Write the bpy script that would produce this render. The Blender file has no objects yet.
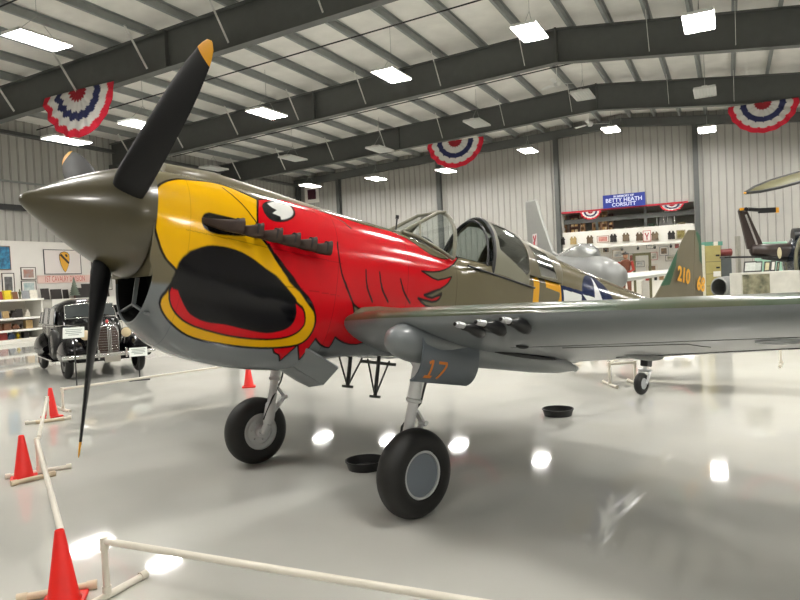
import bpy, bmesh, math, random
import numpy as np
from mathutils import Matrix, Vector
random.seed(7)
PI = math.pi
SC = bpy.context.scene
COL = SC.collection
def rad(a): return math.radians(a)
def lin(c):
    return tuple(((v/12.92) if v <= .04045 else ((v+.055)/1.055)**2.4) for v in [x/255 for x in c])

# ---------------------------------------------------------------- materials
MATS = {}
def mat(name, rgb=(200,200,200), rough=.5, metal=0, coat=0, spec=.5, noise=0, nscale=8, bump=0, bscale=60, emit=0, attr=None, rgb2=None, stretch=None):
    if name in MATS: return MATS[name]
    m = bpy.data.materials.new(name); m.use_nodes = True; nt = m.node_tree
    b = nt.nodes['Principled BSDF']
    c = lin(rgb)+(1,)
    b.inputs['Base Color'].default_value = c
    b.inputs['Roughness'].default_value = rough
    b.inputs['Metallic'].default_value = metal
    b.inputs['Coat Weight'].default_value = coat
    b.inputs['Coat Roughness'].default_value = .08
    b.inputs['Specular IOR Level'].default_value = spec
    tc = nt.nodes.new('ShaderNodeTexCoord'); src = tc.outputs['Object']
    if stretch:
        mp = nt.nodes.new('ShaderNodeMapping'); mp.inputs['Scale'].default_value = stretch
        nt.links.new(src, mp.inputs[0]); src = mp.outputs[0]
    if attr:
        a = nt.nodes.new('ShaderNodeAttribute'); a.attribute_name = attr; col = a.outputs['Color']
    else: col = None
    if noise:
        n = nt.nodes.new('ShaderNodeTexNoise'); n.inputs['Scale'].default_value = nscale; n.inputs['Detail'].default_value = 4
        nt.links.new(src, n.inputs['Vector'])
        mr = nt.nodes.new('ShaderNodeMapRange'); mr.inputs[1].default_value=.3; mr.inputs[2].default_value=.7
        nt.links.new(n.outputs['Fac'], mr.inputs[0])
        mx = nt.nodes.new('ShaderNodeMix'); mx.data_type = 'RGBA'
        if rgb2:
            mx.inputs[6].default_value = c; mx.inputs[7].default_value = lin(rgb2)+(1,)
            nt.links.new(mr.outputs[0], mx.inputs[0]); out = mx.outputs[2]
        else:
            mx.blend_type = 'MULTIPLY'; mx.inputs[0].default_value = 1
            mx.inputs[6].default_value = c
            if col: nt.links.new(col, mx.inputs[6])
            m2 = nt.nodes.new('ShaderNodeMapRange'); m2.inputs[3].default_value = 1-noise; m2.inputs[4].default_value = 1
            nt.links.new(mr.outputs[0], m2.inputs[0]); nt.links.new(m2.outputs[0], mx.inputs[7]); out = mx.outputs[2]
        nt.links.new(out, b.inputs['Base Color'])
    elif col: nt.links.new(col, b.inputs['Base Color'])
    if bump:
        n = nt.nodes.new('ShaderNodeTexNoise'); n.inputs['Scale'].default_value = bscale; n.inputs['Detail'].default_value = 3
        nt.links.new(src, n.inputs['Vector'])
        bp = nt.nodes.new('ShaderNodeBump'); bp.inputs['Strength'].default_value = bump; bp.inputs['Distance'].default_value = .02
        nt.links.new(n.outputs['Fac'], bp.inputs['Height']); nt.links.new(bp.outputs[0], b.inputs['Normal'])
    if emit:
        b.inputs['Emission Color'].default_value = c; b.inputs['Emission Strength'].default_value = emit
    MATS[name] = m
    return m
def glass(name='clear_glass', tint=(235,242,240), rough=.02, add=.06):
    if name in MATS: return MATS[name]
    m = bpy.data.materials.new(name); m.use_nodes = True; nt = m.node_tree; nt.nodes.clear()
    o = nt.nodes.new('ShaderNodeOutputMaterial'); mx = nt.nodes.new('ShaderNodeMixShader')
    t = nt.nodes.new('ShaderNodeBsdfTransparent'); t.inputs[0].default_value = lin(tint)+(1,)
    g = nt.nodes.new('ShaderNodeBsdfGlossy'); g.inputs['Roughness'].default_value = rough
    f0 = nt.nodes.new('ShaderNodeLayerWeight'); f = nt.nodes.new('ShaderNodeMath'); f.operation='POWER'; f.inputs[1].default_value = 4; nt.links.new(f0.outputs['Facing'], f.inputs[0])
    a = nt.nodes.new('ShaderNodeMath'); a.operation='ADD'; a.inputs[1].default_value = add; a.use_clamp=True
    nt.links.new(f.outputs[0], a.inputs[0]); nt.links.new(a.outputs[0], mx.inputs[0])
    nt.links.new(t.outputs[0], mx.inputs[1]); nt.links.new(g.outputs[0], mx.inputs[2]); nt.links.new(mx.outputs[0], o.inputs[0])
    MATS[name] = m; return m

# ---------------------------------------------------------------- mesh builder
class MB:
    def __init__(s): s.v=[]; s.f=[]; s.mi=[]
    def add(s, vs, fs, mi=0):
        n=len(s.v); s.v += [tuple(map(float,p)) for p in vs]
        for f in fs: s.f.append(tuple(i+n for i in f)); s.mi.append(mi)
        return s
    def box(s, c, d, R=None, mi=0):
        hx,hy,hz=[k/2 for k in d]; P=[Vector((x*hx,y*hy,z*hz)) for z in(-1,1) for y in(-1,1) for x in(-1,1)]
        if R is not None: P=[R@p for p in P]
        c=Vector(c); P=[p+c for p in P]
        return s.add(P,[(0,2,3,1),(4,5,7,6),(0,1,5,4),(2,6,7,3),(0,4,6,2),(1,3,7,5)],mi)
    def bar(s, a, b, wd, ht, up=(0,0,1), mi=0):
        a,b=Vector(a),Vector(b); d=(b-a).normalized(); u=Vector(up)
        x=d.cross(u)
        if x.length<1e-4: x=d.cross(Vector((1,0,0)))
        x.normalize(); z=x.cross(d)
        P=[]
        for p in (a,b):
            for i,j in((-1,-1),(1,-1),(1,1),(-1,1)): P.append(p+x*i*wd/2+z*j*ht/2)
        return s.add(P,[(0,1,2,3),(7,6,5,4),(0,4,5,1),(1,5,6,2),(2,6,7,3),(3,7,4,0)],mi)
    def tube(s, path, r, n=12, mi=0, cap=True, closed=False):
        path=[Vector(p) for p in path]; N=len(path)
        rs=r if isinstance(r,(list,tuple)) else [r]*N
        T=[]
        for i in range(N):
            if closed: t=path[(i+1)%N]-path[i-1]
            else: t=path[min(i+1,N-1)]-path[max(i-1,0)]
            T.append(t.normalized())
        u=T[0].orthogonal().normalized(); vs=[]
        for i in range(N):
            u=(u-T[i]*u.dot(T[i])); u.normalize(); w=T[i].cross(u)
            for k in range(n):
                a=2*PI*k/n; vs.append(path[i]+(u*math.cos(a)+w*math.sin(a))*rs[i])
        fs=[]
        for i in range(N if closed else N-1):
            for k in range(n):
                a=i*n+k; b=i*n+(k+1)%n; j=((i+1)%N)*n
                fs.append((a,b,j+(k+1)%n,j+k))
        if cap and not closed: fs += [tuple(range(n-1,-1,-1)), tuple((N-1)*n+k for k in range(n))]
        return s.add(vs,fs,mi)
    def lathe(s, prof, M=None, n=32, mi=0, capend=True):
        """prof: (r, z) pairs turned about local z; M places it"""
        M = M or Matrix(); vs=[]; fs=[]; N=len(prof)
        for r,z in prof:
            for k in range(n):
                a=2*PI*k/n; vs.append(M@Vector((r*math.cos(a),r*math.sin(a),z)))
        for i in range(N-1):
            for k in range(n):
                fs.append((i*n+k,i*n+(k+1)%n,(i+1)*n+(k+1)%n,(i+1)*n+k))
        if capend:
            if prof[0][0]>1e-5: fs.append(tuple(range(n-1,-1,-1)))
            if prof[-1][0]>1e-5: fs.append(tuple((N-1)*n+k for k in range(n)))
        return s.add(vs,fs,mi)
    def loft(s, rings, closed=True, caps=True, mi=0):
        n=len(rings[0]); vs=[p for r in rings for p in r]; fs=[]
        for i in range(len(rings)-1):
            for k in range(n if closed else n-1):
                fs.append((i*n+k,i*n+(k+1)%n,(i+1)*n+(k+1)%n,(i+1)*n+k))
        if caps and closed: fs += [tuple(range(n-1,-1,-1)), tuple((len(rings)-1)*n+k for k in range(n))]
        return s.add(vs,fs,mi)
    def prism(s, poly, M, h, mi=0):
        """2D polygon (x,y) extruded along local z from 0 to h, placed by M"""
        n=len(poly)
        vs=[M@Vector((x,y,0)) for x,y in poly]+[M@Vector((x,y,h)) for x,y in poly]
        fs=[tuple(range(n-1,-1,-1)),tuple(range(n,2*n))]+[(k,(k+1)%n,n+(k+1)%n,n+k) for k in range(n)]
        return s.add(vs,fs,mi)
    def ball(s, c, r, M=None, n=20, m=12, mi=0):
        rx,ry,rz = r if isinstance(r,(tuple,list)) else (r,r,r)
        vs=[];fs=[]
        for i in range(m+1):
            p=PI*i/m
            for k in range(n):
                a=2*PI*k/n; q=Vector((rx*math.sin(p)*math.cos(a),ry*math.sin(p)*math.sin(a),rz*math.cos(p)))
                if M: q=M@q
                vs.append(q+Vector(c))
        for i in range(m):
            for k in range(n): fs.append((i*n+k,(i+1)*n+k,(i+1)*n+(k+1)%n,i*n+(k+1)%n))
        return s.add(vs,fs,mi)
    def build(s, name, mats, parent=None, M=None, smooth=None, bevel=0, label=None, seg=2, merge=True):
        me=bpy.data.meshes.new(name); me.from_pydata(s.v,[],s.f)
        if not isinstance(mats,(list,tuple)): mats=[mats]
        for m in mats: me.materials.append(m)
        me.polygons.foreach_set('material_index', s.mi)
        me.validate()
        bm=bmesh.new(); bm.from_mesh(me)
        if merge: bmesh.ops.remove_doubles(bm,verts=bm.verts,dist=1e-5)
        bmesh.ops.recalc_face_normals(bm,faces=bm.faces)
        bm.to_mesh(me); bm.free()
        if smooth:
            me.polygons.foreach_set('use_smooth',[True]*len(me.polygons)); me.set_sharp_from_angle(angle=rad(smooth))
        o=bpy.data.objects.new(name,me); COL.objects.link(o)
        if parent: o.parent=parent
        if M is not None: o.matrix_world=M
        if bevel:
            b=o.modifiers.new('bevel','BEVEL'); b.width=bevel; b.segments=seg; b.limit_method='ANGLE'
        if label: o['label']=label
        return o
def tag(o,label,cat,group=None,kind=None):
    o['label']=label; o['category']=cat
    if group: o['group']=group
    if kind: o['kind']=kind
    return o
def thing(name,label,cat,M=None,group=None):
    o=bpy.data.objects.new(name,None); o.empty_display_size=.1; COL.objects.link(o)
    if M is not None: o.matrix_world=M
    return tag(o,label,cat,group)
def struct(o): o['kind']='structure'; return o
def copy_tree(o,parent=None):
    c=o.copy(); COL.objects.link(c); c.parent=parent
    for ch in list(o.children): copy_tree(ch,c)
    return c
def T(x,y,z): return Matrix.Translation((x,y,z))
def Rz(a): return Matrix.Rotation(a,4,'Z')
def Rx(a): return Matrix.Rotation(a,4,'X')
def Ry(a): return Matrix.Rotation(a,4,'Y')
def text_mesh(txt,size,M,name,material,parent=None,extrude=.002,align='CENTER',sx=1.0,bold=0,rounded=None):
    cu=bpy.data.curves.new(name,'FONT'); cu.body=txt; cu.size=size; cu.align_x=align; cu.align_y='CENTER'; cu.extrude=extrude; cu.offset=bold; cu.resolution_u=3
    t=bpy.data.objects.new(name,cu); COL.objects.link(t)
    bpy.context.view_layer.update()
    me=bpy.data.meshes.new_from_object(t.evaluated_get(bpy.context.evaluated_depsgraph_get()))
    bpy.data.objects.remove(t); bpy.data.curves.remove(cu)
    me.transform(Matrix.Diagonal((sx,1,1,1))); me.transform(M); me.materials.clear(); me.materials.append(material)
    o=bpy.data.objects.new(name,me); COL.objects.link(o)
    if parent: o.parent=parent
    return o

# ---------------------------------------------------------------- camera
CAM_H=1.853986
F_PX=668.538
CAM_P=-.028062; CAM_R=-.048159
cam=bpy.data.cameras.new('camera'); cam.sensor_width=36; cam.lens=F_PX/800*36; cam.clip_end=200
co=bpy.data.objects.new('camera',cam); COL.objects.link(co)
co.matrix_world=T(0,0,CAM_H)@Rx(PI/2+CAM_P)@Rz(CAM_R); SC.camera=co
SC.view_settings.view_transform='Standard'; SC.view_settings.look='None'; SC.view_settings.gamma=1
SC.view_settings.exposure=0.62
SC.cycles.max_bounces=6; SC.cycles.diffuse_bounces=4; SC.cycles.glossy_bounces=3; SC.cycles.transparent_max_bounces=10
SC.cycles.sample_clamp_indirect=4; SC.cycles.caustics_reflective=False; SC.cycles.caustics_refractive=False
def view_dir(px,py):
    a,b=px-400,py-300; r=CAM_R; c,s=math.cos(r),math.sin(r)
    x=(a*c+b*s)/F_PX; u=-(-a*s+b*c)/F_PX; q=CAM_P
    return Vector((x,math.cos(q)-u*math.sin(q),math.sin(q)+u*math.cos(q)))
def at_z(px,py,z=0):
    d=view_dir(px,py); k=(z-CAM_H)/d.z; return Vector((0,0,CAM_H))+d*k
# hall axes: t along the gable wall (to the right), d towards the gable wall
HA=rad(26.3)
HR=Vector((math.cos(HA),-math.sin(HA),0)); HN=Vector((math.sin(HA),math.cos(HA),0))
HM=Matrix(((HR.x,HN.x,0,0),(HR.y,HN.y,0,0),(0,0,1,0),(0,0,0,1)))
def at_d(px,py,D):      # measured from the photograph onto a plane parallel to the gable wall -> (t, z)
    v=view_dir(px,py); k=D/v.dot(HN); p=v*k; return p.dot(HR), p.z+CAM_H
def at_t(px,py,Tt):     # same for planes parallel to the side wall -> (d, z)
    v=view_dir(px,py); k=Tt/v.dot(HR); p=v*k; return p.dot(HN), p.z+CAM_H
def hall(t,d,z): return HM@T(t,d,z)
# ---------------------------------------------------------------- fuselage shape (metres, s = aft of spinner tip, y = port, w = up)
FT = np.array([
 # s,    wt,   wc,    wb,    b,   nu,  nl
 [0.78, .455,-.090,-.730, .430, 2.05,2.15],
 [0.87, .463,-.120,-.800, .442, 2.06,2.2],
 [1.00, .475,-.160,-.880, .455, 2.10,2.3],
 [1.30, .490,-.220,-.960, .470, 2.15,2.3],
 [1.70, .495,-.240,-1.00, .478, 2.20,2.3],
 [2.10, .495,-.220,-.990, .480, 2.20,2.4],
 [2.40, .495,-.200,-.900, .475, 2.20,2.4],
 [2.80, .500,-.150,-.820, .465, 2.20,2.4],
 [3.30, .490,-.100,-.770, .455, 2.20,2.4],
 [3.60, .440,-.100,-.750, .450, 2.50,2.4],
 [3.90, .390,-.100,-.735, .445, 2.90,2.4],
 [4.40, .355,-.100,-.710, .438, 6.0,2.4],
 [5.30, .355,-.060,-.625, .412, 8.0,2.3],
 [5.62, .355,-.050,-.585, .402, 8.0,2.2],
 [5.67, .750,-.045,-.580, .400, 2.00,2.2],
 [6.00, .715,-.030,-.530, .390, 1.95,2.1],
 [7.15, .635, .000,-.380, .330, 1.90,2.0],
 [8.30, .565, .050,-.240, .240, 1.90,2.0],
 [9.30, .440, .080,-.100, .120, 2.00,2.0],
 [10.05,.220, .080, .000, .035, 2.00,2.0]])
def fus_params(s):
    s = np.asarray(s, float); x = FT[:,0]
    i = np.clip(np.searchsorted(x, s)-1, 0, len(x)-2)
    h = x[i+1]-x[i]; t = ((s-x[i])/h)[:,None]
    Y = FT[:,1:]
    m = np.zeros_like(Y)
    d = np.diff(Y,axis=0)/np.diff(x)[:,None]
    m[0]=d[0]; m[-1]=d[-1]
    a,b = d[:-1],d[1:]
    same = (a*b)>0
    m[1:-1] = np.where(same, 2*a*b/np.where(same,a+b,1), 0)
    h=h[:,None]
    return (2*t**3-3*t**2+1)*Y[i]+(t**3-2*t**2+t)*h*m[i]+(-2*t**3+3*t**2)*Y[i+1]+(t**3-t**2)*h*m[i+1]
def fus_grid(ss, th):
    """points (len(ss), len(th), 3) of the skin"""
    P = fus_params(ss); wt,wc,wb,b,nu,nl = [P[:,k][:,None] for k in range(6)]
    sn,cs = np.sin(th)[None,:],np.cos(th)[None,:]
    n = np.where(cs>=0,nu,nl)
    y = b*np.sign(sn)*np.abs(sn)**(2/n)
    w = wc+np.where(cs>=0,wt-wc,wc-wb)*np.sign(cs)*np.abs(cs)**(2/n)
    s = np.repeat(np.asarray(ss)[:,None],len(th),1)
    fade = np.clip((1.5-s)/.72,0,1)**1.2
    s = s+.055*np.clip((-.26-w)/.14,0,1)*fade
    return np.stack([s,y,w],-1)
PAINT = {'yellow':[(0.949,0.889),(0.925,0.881),(0.901,0.874),(0.877,0.863),(0.855,0.849),(0.835,0.832),(0.82,0.814),(0.804,0.797),(0.791,0.779),(0.78,0.751),(0.78,0.715),(0.78,0.675),(0.78,0.634),(0.78,0.595),(0.78,0.555),(0.78,0.518),(0.78,0.487),(0.782,0.461),(0.798,0.432),(0.817,0.404),(0.842,0.377),(0.868,0.351),(0.897,0.328),(0.927,0.307),(0.963,0.287),(1.0,0.273),(1.042,0.259),(1.088,0.248),(1.143,0.232),(1.207,0.211),(1.266,0.198),(1.315,0.194),(1.359,0.199),(1.409,0.213),(1.473,0.241),(1.546,0.274),(1.623,0.301),(1.598,0.388),(1.585,0.456),(1.579,0.513),(1.581,0.541),(1.585,0.568),(1.596,0.591),(1.614,0.607),(1.636,0.621),(1.664,0.639),(1.7,0.668),(1.741,0.701),(1.788,0.732),(1.838,0.757),(1.891,0.779),(1.942,0.795),(1.983,0.813),(2.019,0.832),(2.054,0.851),(2.111,0.881),(2.168,0.915),(2.159,0.909),(2.025,0.835),(1.843,0.749),(1.735,0.683),(1.746,0.696),(1.816,0.749),(1.893,0.789),(1.957,0.81),(2.025,0.83),(2.085,0.852),(2.129,0.879),(2.164,0.911),(2.188,0.943),(2.201,0.975),(2.203,1.006),(2.197,1.036),(2.184,1.067),(2.162,1.096),(2.131,1.119),(2.089,1.137),(2.036,1.15),(1.979,1.161),(1.915,1.172),(1.845,1.181),(1.77,1.188),(1.689,1.192),(1.601,1.197),(1.515,1.203),(1.425,1.209),(1.337,1.217),(1.257,1.22),(1.196,1.223),(1.147,1.222),(1.099,1.217),(1.046,1.206),(0.996,1.191),(0.954,1.181),(0.925,1.171),(0.901,1.16),(0.883,1.146),(0.872,1.13),(0.868,1.112),(0.868,1.094),(0.872,1.077),(0.879,1.06),(0.888,1.042),(0.894,1.021),(0.905,0.998),(0.914,0.976),(0.921,0.956),(0.936,0.932),(0.949,0.911),(0.949,0.904),(0.949,0.896)],'red':[(1.623,0.301),(1.748,0.246),(1.887,0.175),(2.023,0.11),(2.126,0.106),(2.243,0.106),(2.338,0.104),(2.342,0.104),(2.285,0.202),(2.377,0.208),(2.503,0.209),(2.602,0.237),(2.707,0.258),(2.833,0.258),(2.956,0.248),(3.044,0.238),(3.114,0.239),(3.18,0.26),(3.24,0.291),(3.292,0.319),(3.341,0.349),(3.394,0.382),(3.444,0.411),(3.488,0.432),(3.537,0.447),(3.611,0.456),(3.706,0.444),(3.829,0.383),(3.977,0.278),(3.884,0.415),(3.818,0.494),(3.743,0.552),(3.666,0.595),(3.596,0.621),(3.521,0.637),(3.44,0.643),(3.354,0.648),(3.394,0.659),(3.438,0.673),(3.499,0.691),(3.576,0.701),(3.669,0.68),(3.77,0.646),(3.748,0.679),(3.719,0.71),(3.675,0.738),(3.609,0.764),(3.51,0.785),(3.402,0.805),(3.455,0.812),(3.512,0.813),(3.574,0.798),(3.638,0.785),(3.627,0.796),(3.609,0.811),(3.574,0.825),(3.519,0.835),(3.429,0.833),(3.328,0.828),(3.385,0.849),(3.446,0.867),(3.517,0.869),(3.589,0.866),(3.578,0.877),(3.57,0.888),(3.479,0.9),(3.383,0.914),(3.255,0.925),(3.132,0.935),(3.033,0.947),(2.945,0.959),(2.855,0.949),(2.771,0.939),(2.69,0.921),(2.624,0.904),(2.586,0.889),(2.56,0.876),(2.586,0.925),(2.621,0.978),(2.665,1.027),(2.723,1.077),(2.791,1.125),(2.868,1.174),(2.808,1.199),(2.745,1.214),(2.67,1.206),(2.593,1.182),(2.525,1.148),(2.459,1.11),(2.459,1.168),(2.45,1.214),(2.395,1.2),(2.331,1.163),(2.287,1.128),(2.254,1.097),(2.236,1.137),(2.219,1.18),(2.203,1.231),(2.192,1.291),(2.135,1.198),(2.096,1.132),(2.076,1.163),(2.054,1.198),(2.03,1.244),(2.008,1.299),(1.988,1.265),(1.964,1.234),(1.913,1.216),(1.869,1.165),(1.906,1.052),(1.935,0.922),(1.821,0.787),(1.706,0.661),(1.678,0.634),(1.664,0.639),(1.629,0.619),(1.596,0.591),(1.583,0.559),(1.579,0.513),(1.587,0.43)],'lip':[(0.91,1.024),(0.919,1.041),(0.925,1.059),(0.938,1.075),(0.954,1.089),(0.976,1.101),(1.002,1.113),(1.035,1.124),(1.073,1.133),(1.117,1.137),(1.169,1.139),(1.231,1.137),(1.297,1.136),(1.372,1.136),(1.453,1.135),(1.535,1.132),(1.618,1.127),(1.708,1.123),(1.792,1.117),(1.86,1.108),(1.92,1.097),(1.97,1.084),(2.01,1.069),(2.041,1.053),(2.065,1.036),(2.082,1.018),(2.096,0.999),(2.098,0.978),(2.091,0.956),(2.078,0.932),(2.06,0.913),(2.041,0.9),(2.016,0.893),(1.992,0.884),(1.961,0.878),(1.933,0.872),(1.86,0.867),(1.722,0.861),(1.55,0.858),(1.381,0.863),(1.227,0.877),(1.075,0.905),(0.932,0.947),(0.923,0.972),(0.916,0.997)],'mouth':[(0.936,0.932),(0.956,0.895),(0.98,0.854),(1.007,0.821),(1.044,0.795),(1.09,0.772),(1.134,0.749),(1.172,0.733),(1.209,0.723),(1.249,0.717),(1.295,0.713),(1.343,0.711),(1.392,0.713),(1.436,0.716),(1.477,0.723),(1.521,0.731),(1.565,0.742),(1.612,0.755),(1.658,0.768),(1.706,0.779),(1.755,0.789),(1.805,0.803),(1.862,0.824),(1.922,0.849),(1.964,0.869),(1.975,0.878),(1.968,0.88),(1.964,0.886),(1.972,0.899),(1.983,0.916),(1.99,0.934),(1.99,0.951),(1.988,0.969),(1.981,0.986),(1.968,1.003),(1.948,1.017),(1.92,1.032),(1.876,1.045),(1.823,1.058),(1.768,1.066),(1.717,1.067),(1.664,1.064),(1.607,1.062),(1.548,1.061),(1.486,1.059),(1.425,1.06),(1.363,1.064),(1.301,1.072),(1.246,1.076),(1.196,1.077),(1.152,1.073),(1.112,1.068),(1.081,1.055),(1.055,1.039),(1.031,1.022),(1.009,1.005),(0.989,0.988),(0.971,0.972),(0.958,0.977),(0.947,0.98),(0.934,0.985),(0.93,0.98),(0.923,0.976),(0.919,0.97),(0.921,0.962),(0.923,0.953)],'eye':[(1.667,0.344),(1.702,0.311),(1.755,0.274),(1.807,0.244),(1.856,0.227),(1.9,0.225),(1.933,0.236),(1.95,0.262),(1.959,0.294),(1.961,0.323),(1.957,0.349),(1.944,0.375),(1.924,0.399),(1.895,0.42),(1.862,0.438),(1.827,0.451),(1.79,0.46),(1.752,0.465),(1.719,0.464),(1.695,0.456),(1.675,0.441),(1.662,0.424),(1.656,0.401),(1.653,0.373)],'pupil':[(1.66,0.337),(1.671,0.329),(1.682,0.321),(1.695,0.311),(1.711,0.326),(1.726,0.339),(1.741,0.351),(1.755,0.357),(1.77,0.362),(1.783,0.366),(1.766,0.382),(1.748,0.395),(1.73,0.41),(1.755,0.413),(1.779,0.418),(1.803,0.421),(1.803,0.435),(1.805,0.447),(1.807,0.459),(1.777,0.465),(1.746,0.472),(1.719,0.472),(1.693,0.464),(1.673,0.449),(1.658,0.431),(1.651,0.406),(1.653,0.374)],'slot':[(1.119,0.6),(1.119,0.588),(1.123,0.576),(1.128,0.566),(1.134,0.556),(1.145,0.547),(1.161,0.539),(1.172,0.534),(1.185,0.533),(1.22,0.531),(1.288,0.529),(1.376,0.528),(1.469,0.528),(1.466,0.557),(1.466,0.585),(1.466,0.612),(1.416,0.62),(1.367,0.628),(1.321,0.633),(1.277,0.638),(1.235,0.642),(1.2,0.643),(1.174,0.641),(1.152,0.637),(1.136,0.63),(1.128,0.621),(1.121,0.611)],'lines':[[(1.332,0.252),(1.352,0.281),(1.383,0.314),(1.411,0.347),(1.436,0.373),(1.46,0.396),(1.482,0.42),(1.506,0.446),(1.528,0.473),(1.548,0.493),(1.561,0.506),(1.568,0.516),(1.572,0.523)],[(2.357,0.528),(2.355,0.539),(2.353,0.557),(2.355,0.586),(2.364,0.633),(2.379,0.687),(2.401,0.733),(2.428,0.765),(2.456,0.787),(2.483,0.805),(2.511,0.83),(2.54,0.856),(2.56,0.876)],[(2.665,0.697),(2.668,0.723),(2.676,0.758),(2.69,0.787),(2.716,0.812),(2.751,0.843),(2.775,0.867)],[(2.824,0.702),(2.833,0.729),(2.846,0.766),(2.866,0.792),(2.896,0.816),(2.934,0.844),(2.96,0.865)],[(3.083,0.738),(3.094,0.76),(3.116,0.787),(3.141,0.806),(3.171,0.826),(3.207,0.849),(3.233,0.865)],[(2.395,0.243),(2.417,0.255),(2.452,0.269),(2.483,0.291),(2.507,0.32),(2.531,0.35),(2.551,0.368)]]}
# ================================================================ the hall
T_L,T_R=-29.6,18.4; D_B,D_F=42.9,-13.0; T_RG=-5.6
Z_RG=11.38
def roof_z(t): return Z_RG-(.048 if t<T_RG else .115)*abs(t-T_RG)
M_floor=mat('floor_epoxy',(203,202,195),rough=.09,spec=.75,noise=.1,nscale=.6)
nt=M_floor.node_tree; b_=nt.nodes['Principled BSDF']
n_=nt.nodes.new('ShaderNodeTexNoise'); n_.inputs['Scale'].default_value=2.2; n_.inputs['Detail'].default_value=3
mr_=nt.nodes.new('ShaderNodeMapRange'); mr_.inputs[3].default_value=.025; mr_.inputs[4].default_value=.07
nt.links.new(n_.outputs['Fac'],mr_.inputs[0]); nt.links.new(mr_.outputs[0],b_.inputs['Roughness'])
nb_=nt.nodes.new('ShaderNodeTexNoise'); nb_.inputs['Scale'].default_value=5; nb_.inputs['Detail'].default_value=5
bp_=nt.nodes.new('ShaderNodeBump'); bp_.inputs['Strength'].default_value=.12; bp_.inputs['Distance'].default_value=.004
nt.links.new(nb_.outputs['Fac'],bp_.inputs['Height']); nt.links.new(bp_.outputs[0],b_.inputs['Normal'])
m=MB(); m.box(((T_L+T_R)/2,(D_B+6+D_F)/2,-.1),(T_R-T_L+.6,D_B+6-D_F+.6,.2)); struct(m.build('floor',M_floor,M=HM))

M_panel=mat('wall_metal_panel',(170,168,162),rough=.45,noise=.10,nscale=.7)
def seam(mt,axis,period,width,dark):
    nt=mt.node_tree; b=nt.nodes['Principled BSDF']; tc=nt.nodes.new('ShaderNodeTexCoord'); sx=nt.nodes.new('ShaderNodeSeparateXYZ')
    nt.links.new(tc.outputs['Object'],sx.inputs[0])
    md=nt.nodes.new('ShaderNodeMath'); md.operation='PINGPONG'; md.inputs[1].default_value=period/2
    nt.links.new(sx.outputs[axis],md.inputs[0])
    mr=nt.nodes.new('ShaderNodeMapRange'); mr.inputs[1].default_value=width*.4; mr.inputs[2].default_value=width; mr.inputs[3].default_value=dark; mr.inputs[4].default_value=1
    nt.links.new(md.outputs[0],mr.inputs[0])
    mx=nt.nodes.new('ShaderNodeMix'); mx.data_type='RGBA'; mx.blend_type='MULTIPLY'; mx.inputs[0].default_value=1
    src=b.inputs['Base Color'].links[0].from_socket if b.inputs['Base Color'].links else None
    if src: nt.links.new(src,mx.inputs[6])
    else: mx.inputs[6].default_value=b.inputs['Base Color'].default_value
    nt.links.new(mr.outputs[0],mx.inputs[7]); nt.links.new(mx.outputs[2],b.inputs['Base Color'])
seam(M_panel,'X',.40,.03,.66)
def ribbed(x0,x1,ztop,z0=0,y=0,step=.40):
    """ribbed metal sheet in the local xz plane, ztop may slope"""
    m=MB(); xs=[]; k=math.ceil(x0/step); xs=[x0]
    pts=[]
    i=math.floor(x0/step)
    while i*step<x1:
        for dx,dy in ((-.055,0),(-.03,-.04),(.03,-.04),(.055,0)):
            x=i*step+dx
            if x0<=x<=x1: pts.append((x,dy))
        i+=1
    pts=[(x0,0)]+pts+[(x1,0)]
    for (xa,ya),(xb,yb) in zip(pts,pts[1:]):
        m.add([(xa,y+ya,z0),(xb,y+yb,z0),(xb,y+yb,ztop(xb)),(xa,y+ya,ztop(xa))],[(0,1,2,3)])
    n0=len(pts)
    m.add([(x0,y+.1,z0),(x1,y+.1,z0),(x1,y+.1,ztop(x1)),(x0,y+.1,ztop(x0))],[(3,2,1,0)])
    return m
ALC0,ALC1,ALCZ=-9.45,-1.75,5.70
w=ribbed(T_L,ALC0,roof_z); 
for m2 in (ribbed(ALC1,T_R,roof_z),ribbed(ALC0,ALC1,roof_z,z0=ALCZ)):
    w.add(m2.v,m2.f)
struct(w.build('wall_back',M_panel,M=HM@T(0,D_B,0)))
# side wall: painted board below, ribbed metal above
ZB=4.53
M_board=mat('painted_board',(226,222,216),rough=.6,noise=.04,nscale=2)
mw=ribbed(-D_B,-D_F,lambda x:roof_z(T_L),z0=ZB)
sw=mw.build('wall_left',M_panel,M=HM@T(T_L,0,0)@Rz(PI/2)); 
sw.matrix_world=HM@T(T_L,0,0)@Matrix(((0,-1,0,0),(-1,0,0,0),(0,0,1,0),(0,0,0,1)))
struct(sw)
m=MB(); m.box((T_L+.02,(D_B+D_F)/2,ZB/2),(.14,D_B-D_F-.1,ZB)); m.box((T_L+.06,(D_B+D_F)/2,ZB+.01),(.12,D_B-D_F-.1,.05))
struct(m.build('trim_1',M_board,M=HM))
m=MB(); m.box((T_R+.1,(D_B+D_F)/2,4.4),(.2,D_B-D_F,8.8)); struct(m.build('wall_right',mat('wall_side_panel',(200,198,192),rough=.5,noise=.05),M=HM))
m=MB(); m.box(((T_L+T_R)/2,D_F-.1,5.6),(T_R-T_L,.2,11.2)); struct(m.build('wall_front',mat('wall_side_panel'),M=HM))
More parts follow.
